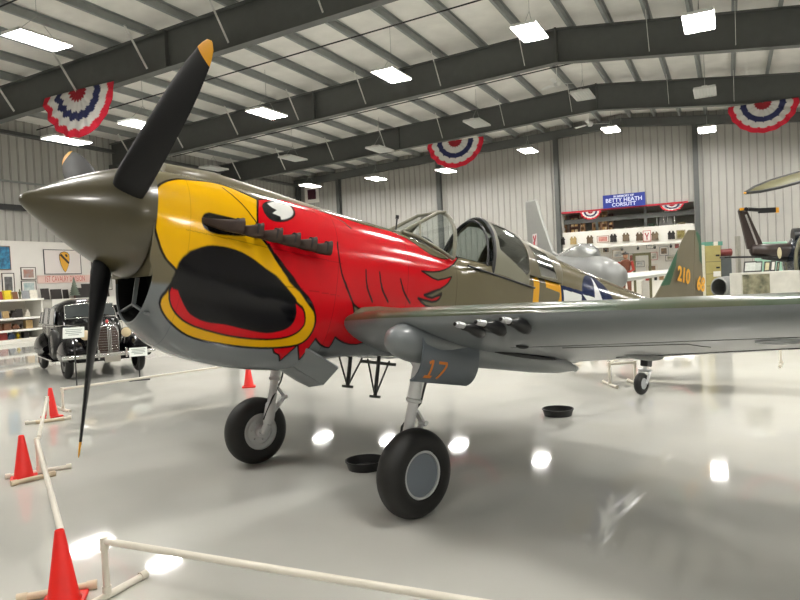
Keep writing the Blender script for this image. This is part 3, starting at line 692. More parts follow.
# ---- gear pods, legs, wheels
def pod(sgn):
    rings=[]
    for s,h,wd,wc in ((2.325,.01,.01,-.645),(2.335,.05,.05,-.645),(2.375,.095,.10,-.65),(2.45,.13,.155,-.65),(2.56,.155,.19,-.65),(2.72,.165,.205,-.645),(3.0,.16,.185,-.64),(3.5,.14,.17,-.65),(4.1,.12,.155,-.66),(4.5,.085,.10,-.675),(4.78,.03,.03,-.685)):
        rings.append([P(s,sgn*(1.25+wd*math.cos(a)),wc+h*math.sin(a)) for a in [2*PI*q/28 for q in range(28)]])
    m=MB(); m.loft(rings); m.build('gear_fairing',M_gr,parent=AC,smooth=60)
    m=MB(); m.ball(P(4.80,sgn*1.25,-.69),.035,n=12,m=8); m.build('fairing_tip',M_rim,parent=AC,smooth=60)
    # curved door carried open outboard of the leg
    rings=[]
    for s in (2.52,2.84,3.15):
        o_=[];i_=[]
        for k_ in range(13):
            a=-.35+ (PI*.52)*k_/12; yy=1.24+.21*math.cos(a-.15); ww=-.675-.285*math.sin(a*.95+.12)
            o_.append(P(s,sgn*yy,ww)); i_.append(P(s,sgn*(1.24+(yy-1.24)*.93),-.675+(ww+.675)*.95))
        rings.append(o_+i_[::-1])
    m=MB(); m.loft(rings); m.build('gear_door',mat('door_blue_grey',(98,106,114),rough=.4,noise=.1,nscale=3),parent=AC,smooth=45)
    zg=gnd(2.8,0)
    hubw=None
    ax_y=(1.22 if sgn>0 else 1.27)*sgn; S_ax=2.765; W_ax=gnd(2.765,0)+.352
    # leg
    top=P(2.74 if sgn>0 else 2.90,sgn*1.21,-.66); bot=P(2.74 if sgn>0 else 2.80,sgn*1.10,-1.58)
    d=(bot-top)
    m=MB(); m.tube([top,top+d*.12,top+d*.14,top+d*.45,top+d*.47],[.062,.062,.056,.056,.05],20); m.tube([top+d*.46,top+d*.47,top+d*.49,top+d*.5],[.05,.064,.064,.05],20)
    m.tube([top+d*.5,top+d*.78],.043,20); m.tube([top+d*.76,top+d*.78,top+d*.97,top+d*1.0],[.05,.058,.058,.045],20)
    leg=m.build('main_gear_leg',M_alu,parent=AC,smooth=50)
    q1=top+d*.14
    m=MB(); m.tube([q1-d*.012,q1+d*.012],.066,20); m.build('collar',M_rim,parent=leg,smooth=50)
    # torque links behind the leg
    m=MB(); a1=top+d*.56+Vector((.03,0,0)); a2=top+d*.70+Vector((.15,0,.02)); a3=top+d*.86+Vector((.04,0,0))
    m.bar(a1,a2,.05,.022); m.bar(a2,a3,.05,.022); m.tube([a2+Vector((0,-.04,0)),a2+Vector((0,.04,0))],.022,10); m.build('torque_link',M_alu,parent=leg)
    m=MB(); m.tube([top+d*.05+Vector((.07,0,0)),top+d*.3+Vector((.10,0,0)),top+d*.5+Vector((.08,.0,0)),top+d*.72+Vector((-.03,sgn*.05,0)),top+d*.95+Vector((-.06,0,0))],.010,8); m.build('brake_hose',M_gun,parent=leg,smooth=60)
    # wheel
    ax=Matrix(((1,0,0,0),(0,0,-sgn,0),(0,1,0,0),(0,0,0,1)))  # local z -> outboard
    cen=P(S_ax,ax_y,W_ax); MW=T(*cen)@ax
    rt=.352
    prof=[]
    for k_ in range(25):
        a=-PI*.62+ (PI*1.24)*k_/24
        prof.append((rt-.118+.118*math.cos(a)*1.0, .115*math.sin(a)*(1+.08*math.cos(a))))
    m=MB(); m.lathe(prof,MW,56,capend=False); 
    tyre=m.build('tyre',M_rub,parent=AC,smooth=60)
    for z_ in (-.05,-.02,.02,.05):
        pass
    m=MB(); m.lathe([(.0,.085),(.165,.085),(.172,.075)],MW,48,capend=False); hub=m.build('hub_cover',M_hub,parent=AC,smooth=30)
    m=MB(); m.lathe([(.168,.07),(.170,.096),(.187,.098),(.194,.08)],MW,48,capend=False); m.build('rim_ring',M_rim,parent=hub,smooth=50)
    # inboard wheel disc with brake
    m=MB(); m.lathe([(.205,-.07),(.195,-.10),(.185,-.085),(.06,-.075),(.055,-.11),(.02,-.12),(0,-.12)],MW,48,capend=False)
    m.lathe([(.15,-.09),(.15,-.105),(.13,-.105),(.13,-.08)],MW,40,capend=False)
    for k_ in range(6): m.tube([(MW@Vector((.095*math.cos(k_*PI/3),.095*math.sin(k_*PI/3),z_))) for z_ in(-.07,-.10)],.012,8)
    m.build('brake_disc',M_alu,parent=AC,smooth=40)
    m=MB(); m.tube([bot,P(S_ax,sgn*1.12,W_ax+.0),P(S_ax,sgn*1.2,W_ax)],[.045,.04,.03],14); m.build('axle',M_alu,parent=AC,smooth=50)
    # retraction strut inboard
    m=MB(); m.tube([P(2.60,sgn*1.02,-.62),top+d*.2+Vector((0,sgn*.03,0))],.022,10); m.build('drag_strut',M_alu,parent=AC,smooth=50)
pod(1); pod(-1)
door=[c for c in AC.children if c.name.startswith('gear_door')][0]
Mt=T(*P(3.02,1.565,-.735))@Matrix(((1,0,0,0),(0,0,-1,0),(0,1,0,0),(0,0,0,1)))
# number 17 in orange on the open door: strokes laid on its outer face
def door_pt(s,w):
    a=np.linspace(-.35,-.35+PI*.62,200); yy=1.24+.21*np.cos(a-.15); ww=-.675-.285*np.sin(a*.95+.12)
    # outer half only
    o=np.argsort(ww); return P(s,float(np.interp(w,ww[o],yy[o]))+.004,w)
M_or=mat('orange_number',(224,130,40),rough=.5)
m=MB()
def stroke(pts,wd=.035):
    dense=[]
    for (a,b),(c,d2) in zip(pts,pts[1:]):
        for k_ in range(8): dense.append((a+(c-a)*k_/8,b+(d2-b)*k_/8))
    dense.append(pts[-1]); vs=[];
    for i,(s,w) in enumerate(dense):
        a=dense[max(0,i-1)]; b=dense[min(len(dense)-1,i+1)]; dx,dy=b[0]-a[0],b[1]-a[1]; l=math.hypot(dx,dy); nx,ny=-dy/l*wd/2,dx/l*wd/2
        vs+= [door_pt(s+nx,w+ny),door_pt(s-nx,w-ny)]
    m.add(vs,[(2*i,2*i+1,2*i+3,2*i+2) for i in range(len(dense)-1)])
stroke([(2.595,-.80),(2.63,-.78),(2.63,-.905)],.022); stroke([(2.59,-.905),(2.67,-.905)],.022)
stroke([(2.695,-.79),(2.78,-.79),(2.78,-.815),(2.73,-.915)],.022)
m.build('number_17',M_or,parent=door)
# ---- guns
for y in (2.0,2.18,2.38):
    for sg in (1,-1):
        s0=le(y)
        w0=-.735+.10*y
        m=MB(); m.lathe([(.0,0),(.016,0),(.016,-.02),(.021,-.02),(.021,-.085)][::1],T(*P(s0-.20,sg*y,w0))@Matrix(((0,0,-1,0),(0,1,0,0),(1,0,0,0),(0,0,0,1))),16,capend=False)
        g=m.build('wing_gun',M_slv,parent=AC,smooth=40,label='silver muzzle of a wing gun')
        m=MB(); m.lathe([(.0,.001),(.014,.001)],T(*P(s0-.202,sg*y,w0))@Matrix(((0,0,-1,0),(0,1,0,0),(1,0,0,0),(0,0,0,1))),12,capend=False); m.build('bore',M_dark,parent=g)
        rings=[]
        for ds,h,wd in ((-.12,.022,.022),(-.07,.028,.026),(-.02,.045,.036),(.03,.050,.04),(.07,.04,.035),(.10,.01,.015)):
            rings.append([P(s0+ds,sg*y+wd*math.cos(a),w0-.25*max(0,ds)-.01+h*math.sin(a)) for a in [2*PI*q/14 for q in range(14)]])
        m=MB(); m.loft(rings); m.build('gun_port',M_gun,parent=AC,smooth=50)
# ---- cowl flaps at the rear of the chin
for i,(y0,y1) in enumerate(((.36,.19),(.19,.0),(0,-.19),(-.19,-.36))):
    def pt(s,y,dz): 
        return P(s,y,dz)
    def wlow(y): 
        pp=fus_params([2.16])[0]; a=min(.98,abs(y)/pp[3]); return pp[1]-(pp[1]-pp[2])*(1-a**2.4)**(1/2.4)
    wa,wb_=wlow(y0),wlow(y1)
    m=MB(); dr=.12
    q=[P(2.20,y0,wa+.02),P(2.20,y1,wb_+.02),P(2.52,y1*1.12,wb_-dr),P(2.52,y0*1.12,wa-dr)]
    n_=(q[1]-q[0]).cross(q[3]-q[0]).normalized()*.012
    m.add([v-n_ for v in q]+[v+n_ for v in q],[(0,1,2,3),(7,6,5,4),(0,4,5,1),(1,5,6,2),(2,6,7,3),(3,7,4,0)])
    m.build('cowl_flap',M_gr,parent=AC)
# ---- belly sway braces
M_brace=mat('brace_dark_grey',(58,60,60),rough=.5)
for s,w0 in ((2.95,-1.08),(3.30,-1.16)):
    m=MB(); a=P(s,.0,-.70); b=P(s+.0,.0,w0); m.tube([a,b],.020,10); m.tube([P(s-.14,.0,-.80),b],.009,8); m.tube([P(s+.14,.0,-.80),b],.009,8); m.lathe([(.0,-.012),(.055,-.012),(.055,.012),(.0,.012)],T(*b),20)
    m.build('sway_brace',M_brace,parent=AC,smooth=50)
m=MB(); m.bar(P(3.08,.0,-.83),P(3.52,.0,-.83),.03,.03); m.build('brace_rail',M_brace,parent=AC)
# ---- windscreen
def fr(pts,r=.018,mt=M_frame,nm='windscreen_frame',closed=False): 
    m=MB(); m.tube([P(*q) for q in pts],r,10,closed=closed); return m.build(nm,mt,parent=AC,smooth=60)
hoop=[]; 
for k_ in range(21):
    a=PI*k_/20; hoop.append((3.80+.08*math.sin(a),.405*math.cos(a)*(1-.12*math.sin(a)**2),.28+.545*math.sin(a)**.72))
fr(hoop,.022)
FBL=[(3.30,.17,.475),(3.30,-.17,.475)]; FTP=[(3.76,.15,.775),(3.76,-.15,.775)]
fr([FBL[0],FTP[0]],.020); fr([FBL[1],FTP[1]],.020); fr([FTP[0],FTP[1]],.018); fr([FBL[0],FBL[1]],.018)
fr([FTP[0],(3.87,.16,.81)],.016); fr([FTP[1],(3.87,-.16,.81)],.016)
fr([FBL[0],(3.42,.27,.44),(3.60,.36,.36),(3.80,.405,.28)],.018); fr([FBL[1],(3.42,-.27,.44),(3.60,-.36,.36),(3.80,-.405,.28)],.018)
fr([(3.52,.16,.63),(3.44,.28,.43)],.012); fr([(3.52,-.16,.63),(3.44,-.28,.43)],.012)
m=MB(); m.add([P(*q) for q in (FBL[0],FBL[1],FTP[1],FTP[0])],[(0,1,2,3)]); m.build('windscreen_glass',M_gls,parent=AC)
for sg in (1,-1):
    m=MB(); hp=[(s,sg*abs(y),w) for s,y,w in hoop[:9]]
    basep=[(3.80,sg*.405,.28),(3.70,sg*.385,.32),(3.62,sg*.36,.36),(3.52,sg*.32,.40),(3.42,sg*.27,.44),(3.36,sg*.22,.46),(3.33,sg*.19,.47),(3.30,sg*.17,.475),(3.30,sg*.17,.475)]
    topp=[hp[0],hp[1],hp[2],hp[3],hp[4],hp[5],hp[6],(3.76,sg*.15,.775),(3.76,sg*.15,.775)]
    m.add([P(*q) for q in basep+topp],[(i,i+1,10+i,9+i) for i in range(8)]); m.build('windscreen_glass',M_gls,parent=AC,smooth=40)
# instrument hood, seat and headrest
m=MB(); m.ball(P(3.62,0,.36),(.20,.26,.16),n=24,m=12); m.build('instrument_hood',M_dark,parent=AC,smooth=60)
m=MB(); m.box(P(4.86,0,.30),(.06,.30,.34)); m.build('seat_back',mat('seat_black',(30,30,30),rough=.7),parent=AC,bevel=.02)
m=MB(); m.tube([P(3.25,.12,.49),P(3.25,.12,.60)],.008,8); m.tube([P(3.25,.12,.60),P(3.25,.12,.635)],.018,8); m.build('gun_sight_bead',M_gun,parent=AC)
# ---- sliding canopy, pushed back
def csec(s,sc=1.0):
    # half width, sill, top
    tb=np.interp(s,[4.4,4.7,5.02],[.895,.882,.845])
    return .412*sc,.20,tb
def cpt(s,a,off=0.0,lean=0):
    hw,sl,tp=csec(s); hw+=off; tp+=off
    y=hw*math.cos(a)*(1-.10*math.sin(a)**2); w=sl+(tp-sl)*abs(math.sin(a))**.80
    return s+lean*(w-sl),y,w
NA=200; ssx=np.linspace(4.40,5.02,160)
Gc=np.zeros((160,NA+1,3))
for i,s in enumerate(ssx):
    f=(s-ssx[0])/(ssx[-1]-ssx[0])
    for j in range(NA+1):
        Gc[i,j]=cpt(s,PI*j/NA,lean=.15*(1-f)+.08*f)
poly=[(4.52,.52),(4.54,.76),(4.58,.835),(4.70,.85),(4.98,.815),(5.02,.72),(5.03,.36),(4.98,.31),(4.72,.43)]
ca=(Gc[:-1,:-1]+Gc[1:,1:])/2
isg=in_poly(ca[...,0],ca[...,2],poly)
cano=grid_mesh('sliding_canopy',toP(Gc),AC,[M_frame,glass('canopy_glass',(225,232,230),.04,.20)],mi=isg.astype(int))
sd=cano.modifiers.new('thickness','SOLIDIFY'); sd.thickness=.012
fh=[tuple(Gc[0,j]) for j in range(0,NA+1,8)]
fr(fh,.020,M_gun,'canopy_hoop'); fr([(s-.07,y*.93,w-.04) for s,y,w in fh],.014,M_gun,'canopy_hoop')
fr([(4.0,.43,.245),(4.6,.43,.215),(5.12,.43,.19)],.012,M_gun,'canopy_rail'); fr([(4.0,-.43,.245),(5.12,-.43,.19)],.012,M_gun,'canopy_rail')
# rear glazing between the sliding canopy and the spine
def rpt(s,a,off=0.0):
    f=(s-5.02)/.66; hw=.405-.014*f+off; tp=.828-.072*f+off; sl=.325
    return s,hw*math.cos(a)*(1-.06*math.sin(a)**2),sl+(tp-sl)*abs(math.sin(a))**.86
ssr=np.linspace(5.02,5.69,120); Gr=np.zeros((120,NA+1,3))
for i,s_ in enumerate(ssr):
    for j in range(NA+1): Gr[i,j]=rpt(s_,PI*j/NA)
qp=[(5.11,.69),(5.45,.65),(5.57,.36),(5.24,.345)]
cr=(Gr[:-1,:-1]+Gr[1:,1:])/2; isq=in_poly(cr[...,0],cr[...,2],qp)
M_cgl=glass('canopy_glass',(225,232,230),.04,.20)
M_qgl=glass('reflective_glass',(150,156,160),.06,.42)
rg=grid_mesh('rear_glazing',toP(Gr),AC,[M_ol,M_qgl],mi=isq.astype(int))
sd=rg.modifiers.new('thickness','SOLIDIFY'); sd.thickness=.010
for sg in (1,-1):
    L_=[]
    for (a,b),(c,d2) in zip(qp,qp[1:]+qp[:1]):
        for k_ in range(6):
            s_=a+(c-a)*k_/6; w_=b+(d2-b)*k_/6
            tt=[rpt(s_,q*PI/400,.006) for q in range(201)]; L_.append(min(tt,key=lambda v:abs(v[2]-w_)))
    fr([(s,sg*y,w) for s,y,w in L_],.011,M_frame,'quarter_window_frame',closed=True)
# ---- tail
def plate_grid(name,outline,tk,mt,colfn=None,vertical=True,sgn=1,res=.02):
    pass
FIN=[(8.35,.45),(8.65,.62),(8.95,.99),(9.25,1.42),(9.48,1.74),(9.60,1.86),(9.80,1.90),(9.80,.10),(9.0,.15)]
RUD=[(9.82,1.90),(9.93,1.90),(10.04,1.84),(10.10,1.70),(10.15,1.45),(10.22,1.15),(10.27,.85),(10.28,.55),(10.30,.2),(10.15,-.06),(9.95,-.10),(9.82,.0)]
def flat_part(name,poly,tk,cols):
    # dense point set: grid clipped to outline by snapping columns
    s0=min(q[0] for q in poly); s1=max(q[0] for q in poly); w0=min(q[1] for q in poly); w1=max(q[1] for q in poly)
    nw=150; ns=70; V=[];n=len(poly)
    G2=np.zeros((nw,ns,2))
    for i,w in enumerate(np.linspace(w0+1e-4,w1-1e-4,nw)):
        xs=[]
        for k_ in range(n):
            (a,b),(c,d2)=poly[k_],poly[(k_+1)%n]
            if (b>w)!=(d2>w): xs.append(a+(w-b)*(c-a)/(d2-b))
        x0,x1=min(xs),max(xs); G2[i,:,0]=np.linspace(x0,x1,ns); G2[i,:,1]=w
    f=np.linspace(0,1,ns)[None]
    th_=tk(G2[...,0],G2[...,1],f)
    Gf=np.zeros((nw,ns*2,3)); Gf[:,:ns,0]=G2[...,0]; Gf[:,:ns,2]=G2[...,1]; Gf[:,:ns,1]=th_
    Gf[:,ns:,0]=G2[:,::-1,0]; Gf[:,ns:,2]=G2[:,::-1,1]; Gf[:,ns:,1]=-th_[:,::-1]
    o=grid_mesh(name,toP(Gf),AC,mat('tail_paint',(255,255,255),rough=.4,noise=.08,nscale=3,attr='paint'),closed=True,smooth=False)
    Cc=np.zeros(Gf.shape)+L3(OLIVE)
    for pl,c in cols:
        Cc[in_poly(Gf[...,0],Gf[...,2],pl)]=L3(c)
    col_attr(o.data,'paint',Cc.reshape(-1,3))
    m=MB(); return o
def tkf(s,w,f): return .004+.055*np.clip((2.2-w)/2,0.2,1)*np.sqrt(np.clip(f*1.3,0,1))*1.0
GRN=(34,84,58)
fin=flat_part('fin',FIN,tkf,[([(8.8,.80),(9.05,.86),(9.22,1.2),(9.28,1.5),(9.2,1.55),(8.9,1.2)],GRN)])
rud=flat_part('rudder',RUD,lambda s,w,f:.004+.045*(1-f)*np.clip((2.3-w)/2,.3,1),[([(9.84,1.86),(9.95,1.95),(10.3,1.8),(10.25,1.35),(10.05,1.42),(9.98,1.7)],GRN)])
m=MB(); m.tube([P(9.80,0,1.88),P(9.79,0,.1)],.006,6); m.build('rudder_post',M_dark,parent=AC)
M_tn=mat('serial_yellow',(224,164,44),rough=.5)
# serial: height .36, slanting with the airframe
def serial(txt,s,w,par,y):
    Mx=T(*P(s,y,w))@Matrix(((1,0,0,0),(0,0,-1,0),(0,1,0,0),(0,0,0,1)))
    return text_mesh(txt,.33,Mx,'serial_number',M_tn,parent=par,extrude=.002,sx=.86,bold=.010)
serial('210',9.42,1.06,fin,.062)
serial('68',10.06,1.02,rud,.050)
def stab(sgn):
    rings=[]
    for y,l,t in ((.08,8.95,10.0),(.6,9.05,10.0),(1.2,9.2,9.98),(1.7,9.4,9.88),(1.9,9.55,9.75),(1.95,9.62,9.68)):
        c=t-l; rings.append([P(l+c*(.5-.5*math.cos(a)),sgn*y,.33+.05*c*math.sin(a)*(1 if True else 0)) for a in [2*PI*q/24 for q in range(24)]])
    m=MB(); m.loft(rings); m.build('tailplane',M_ol,parent=AC,smooth=50)
stab(1); stab(-1)
# tail wheel
tw=P(8.42,0,gnd(8.42,0)); MW=None
axis=Matrix(((1,0,0,0),(0,0,-1,0),(0,1,0,0),(0,0,0,1)))
cw=gnd(8.42,0)+.163
MW=T(*P(8.40,0,cw))@axis
m=MB(); m.lathe([(.165-.055+.055*math.cos(a),.055*math.sin(a)) for a in [(-PI*.6+PI*1.2*k_/16) for k_ in range(17)]],MW,36,capend=False); m.build('tail_tyre',M_rub,parent=AC,smooth=60)
m=MB(); m.lathe([(.085,-.045),(.0,-.05),(.0,.05),(.06,.05),(.085,.045)],MW,24,capend=False); m.build('tail_wheel_hub',M_rim,parent=AC,smooth=50)
m=MB(); m.tube([P(8.40,-.085,cw),P(8.48,-.085,cw+.20)],.02,8); m.tube([P(8.40,.085,cw),P(8.48,.085,cw+.20)],.02,8); m.tube([P(8.48,-.1,cw+.20),P(8.48,.1,cw+.20)],.025,8); m.tube([P(8.48,0,cw+.20),P(8.52,0,-.30)],.035,12); m.build('tail_wheel_fork',M_alu,parent=AC,smooth=50)
m=MB(); m.box(P(8.51,0,-.38),(.16,.12,.18)); m.build('tail_wheel_boot',M_gun,parent=AC,bevel=.02)
m=MB(); m.tube([P(3.3,.0,.5),P(3.3,0,.5)],.001,4)
# ================================================================ floor barrier: cones, white pipe rails
M_cone=mat('cone_red_orange',(226,26,14),rough=.45,noise=.06,nscale=8)
M_pvc=mat('white_pipe',(226,220,206),rough=.35,noise=.05,nscale=5)
M_pvc2=mat('aged_pipe',(206,188,160),rough=.4)
def cone(x,y,label,rz=0):
    o=thing('traffic_cone',label,'traffic cone',T(x,y,0)@Rz(rz),'red traffic cones of the floor barrier')
    m=MB(); m.lathe([(.020,.45),(.023,.455),(.027,.45),(.090,.04),(.100,.03),(.10,.018)],None,40,capend=False); m.lathe([(.020,.45),(.018,.40)],None,40,capend=False); m.build('cone_body',M_cone,parent=o,smooth=50)
    m=MB(); m.box((0,0,.012),(.25,.25,.024)); m.build('base',M_cone,parent=o,bevel=.01)
    return o
c1=cone(*(at_z(64,604)[:2]),'red traffic cone nearest the camera, in the bottom left corner',.3)
def conecopy(px,py,label,rz):
    c=copy_tree(c1); p=at_z(px,py); c.matrix_world=T(p.x,p.y,0)@Rz(rz); c['label']=label; return c
conecopy(24,479,'red traffic cone second from the camera, at the left edge',.5)
conecopy(52,417,'red traffic cone in front of the black car',.9)
conecopy(249,387,'red traffic cone seen under the grey chin of the fighter',.2)
RH=.36
def rail(a,b,label,postA=True,postB=False,feet=True,name='barrier_rail'):
    a=Vector((a[0],a[1],RH)); b=Vector((b[0],b[1],RH)); d=(b-a).normalized(); n=Vector((-d.y,d.x,0))
    o=thing(name,label,'barrier',T(a.x,a.y,0),'white pipe barrier rails')
    L=lambda p: Vector(p)-Vector((a.x,a.y,0))
    m=MB(); m.tube([L(a),L(b)],.021,12); m.build('rail',M_pvc,parent=o,smooth=50)
    for p,on in ((a,postA),(b,postB)):
        if not on: continue
        m=MB(); m.tube([L((p.x,p.y,.02)),L((p.x,p.y,RH))],.021,12); m.tube([L((p.x,p.y,.0))+Vector((0,0,.02)),L((p.x,p.y,.085))],.027,12); m.tube([L((p.x,p.y,RH-.05)),L((p.x,p.y,RH+.024))],.028,12)
        m.build('post',M_pvc,parent=o,smooth=50)
        if feet:
            m=MB(); m.tube([L(p)-n*.3+Vector((0,0,.024-RH)),L(p)+n*.3+Vector((0,0,.024-RH))],.023,12)
            for s in(-1,1): m.tube([L(p)+n*s*.26+Vector((0,0,.028-RH)),L(p)+n*s*.31+Vector((0,0,.028-RH))],.028,12)
            m.build('foot',M_pvc,parent=o,smooth=50)
    return o
def atr(px,py): return at_z(px,py,RH)[:2]
c_near=atr(104,541); e1=at_z(475,602,RH); v=Vector((e1.x-c_near[0],e1.y-c_near[1])); 
rail(c_near,(c_near[0]+v.x*1.5,c_near[1]+v.y*1.5),'white pipe rail crossing the floor at the bottom of the photo',True,True)
rail(atr(61,531),atr(37,440),'white pipe rail running from the nearest cone back to the second cone',False,True)
rail(atr(47,398),atr(39,437),'short white pipe rail between the second cone and the cone before the car',True,False)
rail(atr(62,389),atr(228,366),'white pipe rail on the floor in front of the black car',True,False)
rail((.75,12.9),(2.95,13.6),'white pipe rail on the far floor seen under the wing root',True,False)
rail((4.3,13.6),(6.8,12.0),'white pipe rail beyond the tail wheel',True,True)
p=at_z(610,386); rail((p.x,p.y),(p.x+.42,p.y+.02),'small white pipe stand left of the tail wheel',True,True)
# loose pipe feet beside the nearest cone
def foot(px0,py0,px1,py1,label,mt):
    a=at_z(px0,py0,.026); b=at_z(px1,py1,.026); m=MB(); c=(a+b)/2; m.tube([a-c,b-c],.024,12)
    d=(b-a).normalized()
    for p in (a,b): m.tube([p-c-d*.03,p-c+d*.03],.030,12)
    o=m.build('floor_pipe',mt,M=T(*c),smooth=50); tag(o,label,'pipe','loose floor pipes of the barrier')
foot(22,598,92,585,'cream pipe lying behind the nearest cone',M_pvc2)
foot(14,483,52,474,'cream pipe foot beside the second cone',M_pvc2)
foot(38,422,62,419,'cream pipe foot under the cone before the car',M_pvc2)
# drip pans
M_pan=mat('black_rubber_pan',(14,14,15),rough=.4)
def pan(px,py,r,h,label):
    p=at_z(px,py); m=MB(); m.lathe([(0,.004),(r*.86,.006),(r*.97,h),(r*1.03,h),(r*1.03,h-.012),(r*.99,h-.012),(r*.88,0),(0,0)],None,48,capend=False)
    o=m.build('drip_pan',M_pan,M=T(p.x,p.y,0),smooth=50); tag(o,label,'pan','black drip pans on the floor')
pan(558,415,.20,.09,'black round drip pan on the floor behind the main wheel')
pan(366,468,.20,.09,'black round drip pan partly hidden behind the near main tyre')

# ================================================================ bunting
M_bun=mat('bunting_cloth',(255,255,255),rough=.8,attr='cloth')
def bunting(t,D,z,w,h,label,squash=0,jag=.03):
    n,k=97,40; G=np.zeros((k,n,3)); C=np.zeros((k,n,3))
    for i in range(k):
        f=.02+.98*i/(k-1)
        for j in range(n):
            a=PI*j/(n-1); pl=abs(((j/(n-1)*9)%1)-.5)*2
            rr=f*(1-.035*pl*f)
            G[i,j]=(-math.cos(a)*rr*w/2, (pl-.5)*.09*f*(.6 if squash else 1), -math.sin(a)*rr*h-.01)
            fb=f+jag*(pl-.5)
            C[i,j]=L3((150,20,36)) if fb<.24 else L3((206,204,200)) if fb<.46 else L3((34,40,84)) if fb<.64 else L3((214,212,208)) if fb<.83 else L3((206,24,52))
    o=grid_mesh('bunting_fan',G,None,M_bun); col_attr(o.data,'cloth',C.reshape(-1,3)); o.matrix_world=hall(t,D,z)
    sd=o.modifiers.new('t','SOLIDIFY'); sd.thickness=.006
    tag(o,label,'bunting','pleated fan bunting')
def bunt(x0,y0,x1,y1,yb,D,label):
    ta,za=at_d(x0,y0,D); tb,zb=at_d(x1,y1,D); tm,zm=at_d((x0+x1)/2,yb,D)
    bunting((ta+tb)/2,D,(za+zb)/2,tb-ta,(za+zb)/2-zm,label,jag=.06 if x0<50 else .025)
bunt(43,101,114,77,138,16.9-.2,'red white and blue bunting fan hanging from the nearest beam at the left')
bunt(427,146,484,134,168,34.3-.2,'red white and blue bunting fan hanging in the middle, above the cockpit')
bunt(727,103,800,101,133,34.3-.2,'red white and blue bunting fan hanging at the right edge')
bunt(580,213,601,210,219.5,D_B-.45,'small bunting fan left of the blue sign over the alcove')
bunt(660,205.5,684,203.5,211,D_B-.45,'small bunting fan right of the blue sign over the alcove')

# ================================================================ ceiling fans
def cfan(px,py,D,label):
    t,z=at_d(px,py,D); o=thing('ceiling_fan',label,'fan',hall(t,D,z),'white ceiling fans')
    m=MB(); m.lathe([(0,-.14),(.1,-.12),(.14,-.04),(.14,.07),(.05,.12),(0,.12)],None,24); m.build('motor',M_fix,parent=o,smooth=50)
    m=MB(); m.tube([(0,0,.08),(0,0,max(.4,roof_z(t)-z-.02))],.014,8); m.build('down_rod',M_fix,parent=o)
    for i in range(3):
        a=i*2*PI/3+.5; d=Vector((math.cos(a),math.sin(a),0)); m=MB(); m.bar(d*.13,d*.35,.04,.016); m.bar(d*.3,d*1.02,.17,.013,up=(0.2*d.y,-.2*d.x,1)); m.build('fan_blade',M_fix,parent=o)
cfan(557,84,30.4,'white ceiling fan just under the kink of the second beam')
cfan(590,124,36.5,'white ceiling fan left of the far light above the blue sign')

# ================================================================ gable wall alcove
DM_=mat('alcove_wall',(232,230,224),rough=.6,noise=.05)
ALD=49.0
m=MB(); m.box(((ALC0+ALC1)/2,ALD,ALCZ/2),(ALC1-ALC0,.1,ALCZ+.2)); m.box((ALC0-.05,(D_B+ALD)/2+.06,ALCZ/2),(.1,ALD-D_B,ALCZ+.2)); m.box((ALC1+.05,(D_B+ALD)/2+.06,ALCZ/2),(.1,ALD-D_B,ALCZ+.2)); m.box(((ALC0+ALC1)/2,(D_B+ALD)/2+.06,ALCZ+.1),(ALC1-ALC0+.2,ALD-D_B+.1,.08))
struct(m.build('trim_19',DM_,M=HM))
M_white=mat('display_white',(228,226,218),rough=.5,noise=.03)
MZ0,MZ1=3.42,4.42
t0,_=at_d(562,245,D_B); t1,_=at_d(692,240,D_B)
m=MB(); m.box(((ALC0+ALC1)/2,D_B+.05,(MZ0+MZ1)/2),(ALC1-ALC0-.02,.08,MZ1-MZ0)); m.box(((ALC0+ALC1)/2,(D_B+ALD)/2,MZ0+.24),(ALC1-ALC0-.02,ALD-D_B-.1,.08)); m.box(((ALC0+ALC1)/2,D_B-.05,MZ0-.03),(ALC1-ALC0-.02,.4,.12))
struct(m.build('trim_20',M_white,M=HM))
m=MB(); m.box(((ALC0+ALC1)/2,D_B+.6,5.12),(ALC1-ALC0,.2,.28)); 
for t in (-7.4,-4.5): m.box((t,D_B+.6,5.0),(.17,.17,1.5))
struct(m.build('trim_21',M_steel,M=HM))
m=MB(); m.bar((ALC0,D_B-.06,ALCZ-.03),(ALC1-.3,D_B-.06,ALCZ-.01),.03,.11); tag(m.build('red_edging_strip',mat('red_cloth',(168,34,48),rough=.7),M=HM),'red strip along the top edge of the alcove under the blue sign','trim')
# unseen alcove lamps, added to brighten the displays
def added_tube_lamp(t,D,z,label,L=3.0):
    o=thing('added_tube_lamp',label,'light',hall(t,D,z),'added tube lamps in the alcove')
    m=MB(); m.box((0,0,.05),(L,.16,.05)); m.build('housing',M_fix,parent=o)
    m=MB(); m.box((0,0,.0),(L-.1,.10,.04)); m.build('lit_tubes',mat('lamp_white',(255,250,240),emit=30),parent=o)
for t in (-7.6,-3.6): added_tube_lamp(t,D_B+2.2,MZ0+.12,'added tube lamp under the gallery floor of the alcove, out of sight')
# sign
M_blue=mat('sign_blue',(24,44,132),rough=.5); M_wt=mat('sign_white',(206,214,236),rough=.5)
ts,zs=at_d(624,200.5,D_B-.05); wS=at_d(644.5,199,D_B-.05)[0]-at_d(602.5,202,D_B-.05)[0]
sg_=thing('memorial_sign','blue sign with white lettering on the gable wall over the alcove','sign',hall(ts,D_B-.16,zs))
m=MB(); m.box((0,0,0),(wS,.05,.80)); m.build('board',M_blue,parent=sg_)
FR=Matrix(((1,0,0,0),(0,0,-1,0),(0,1,0,0),(0,0,0,1)))
for tx,sz,zz in (('IN MEMORY OF',.17,.27),('BETTY HEATH',.335,.04),('CORSUTT',.31,-.235)):
    text_mesh(tx,sz,T(0,-.028,zz)@FR,'lettering',M_wt,parent=sg_,extrude=.002,bold=.006,sx=1.0)
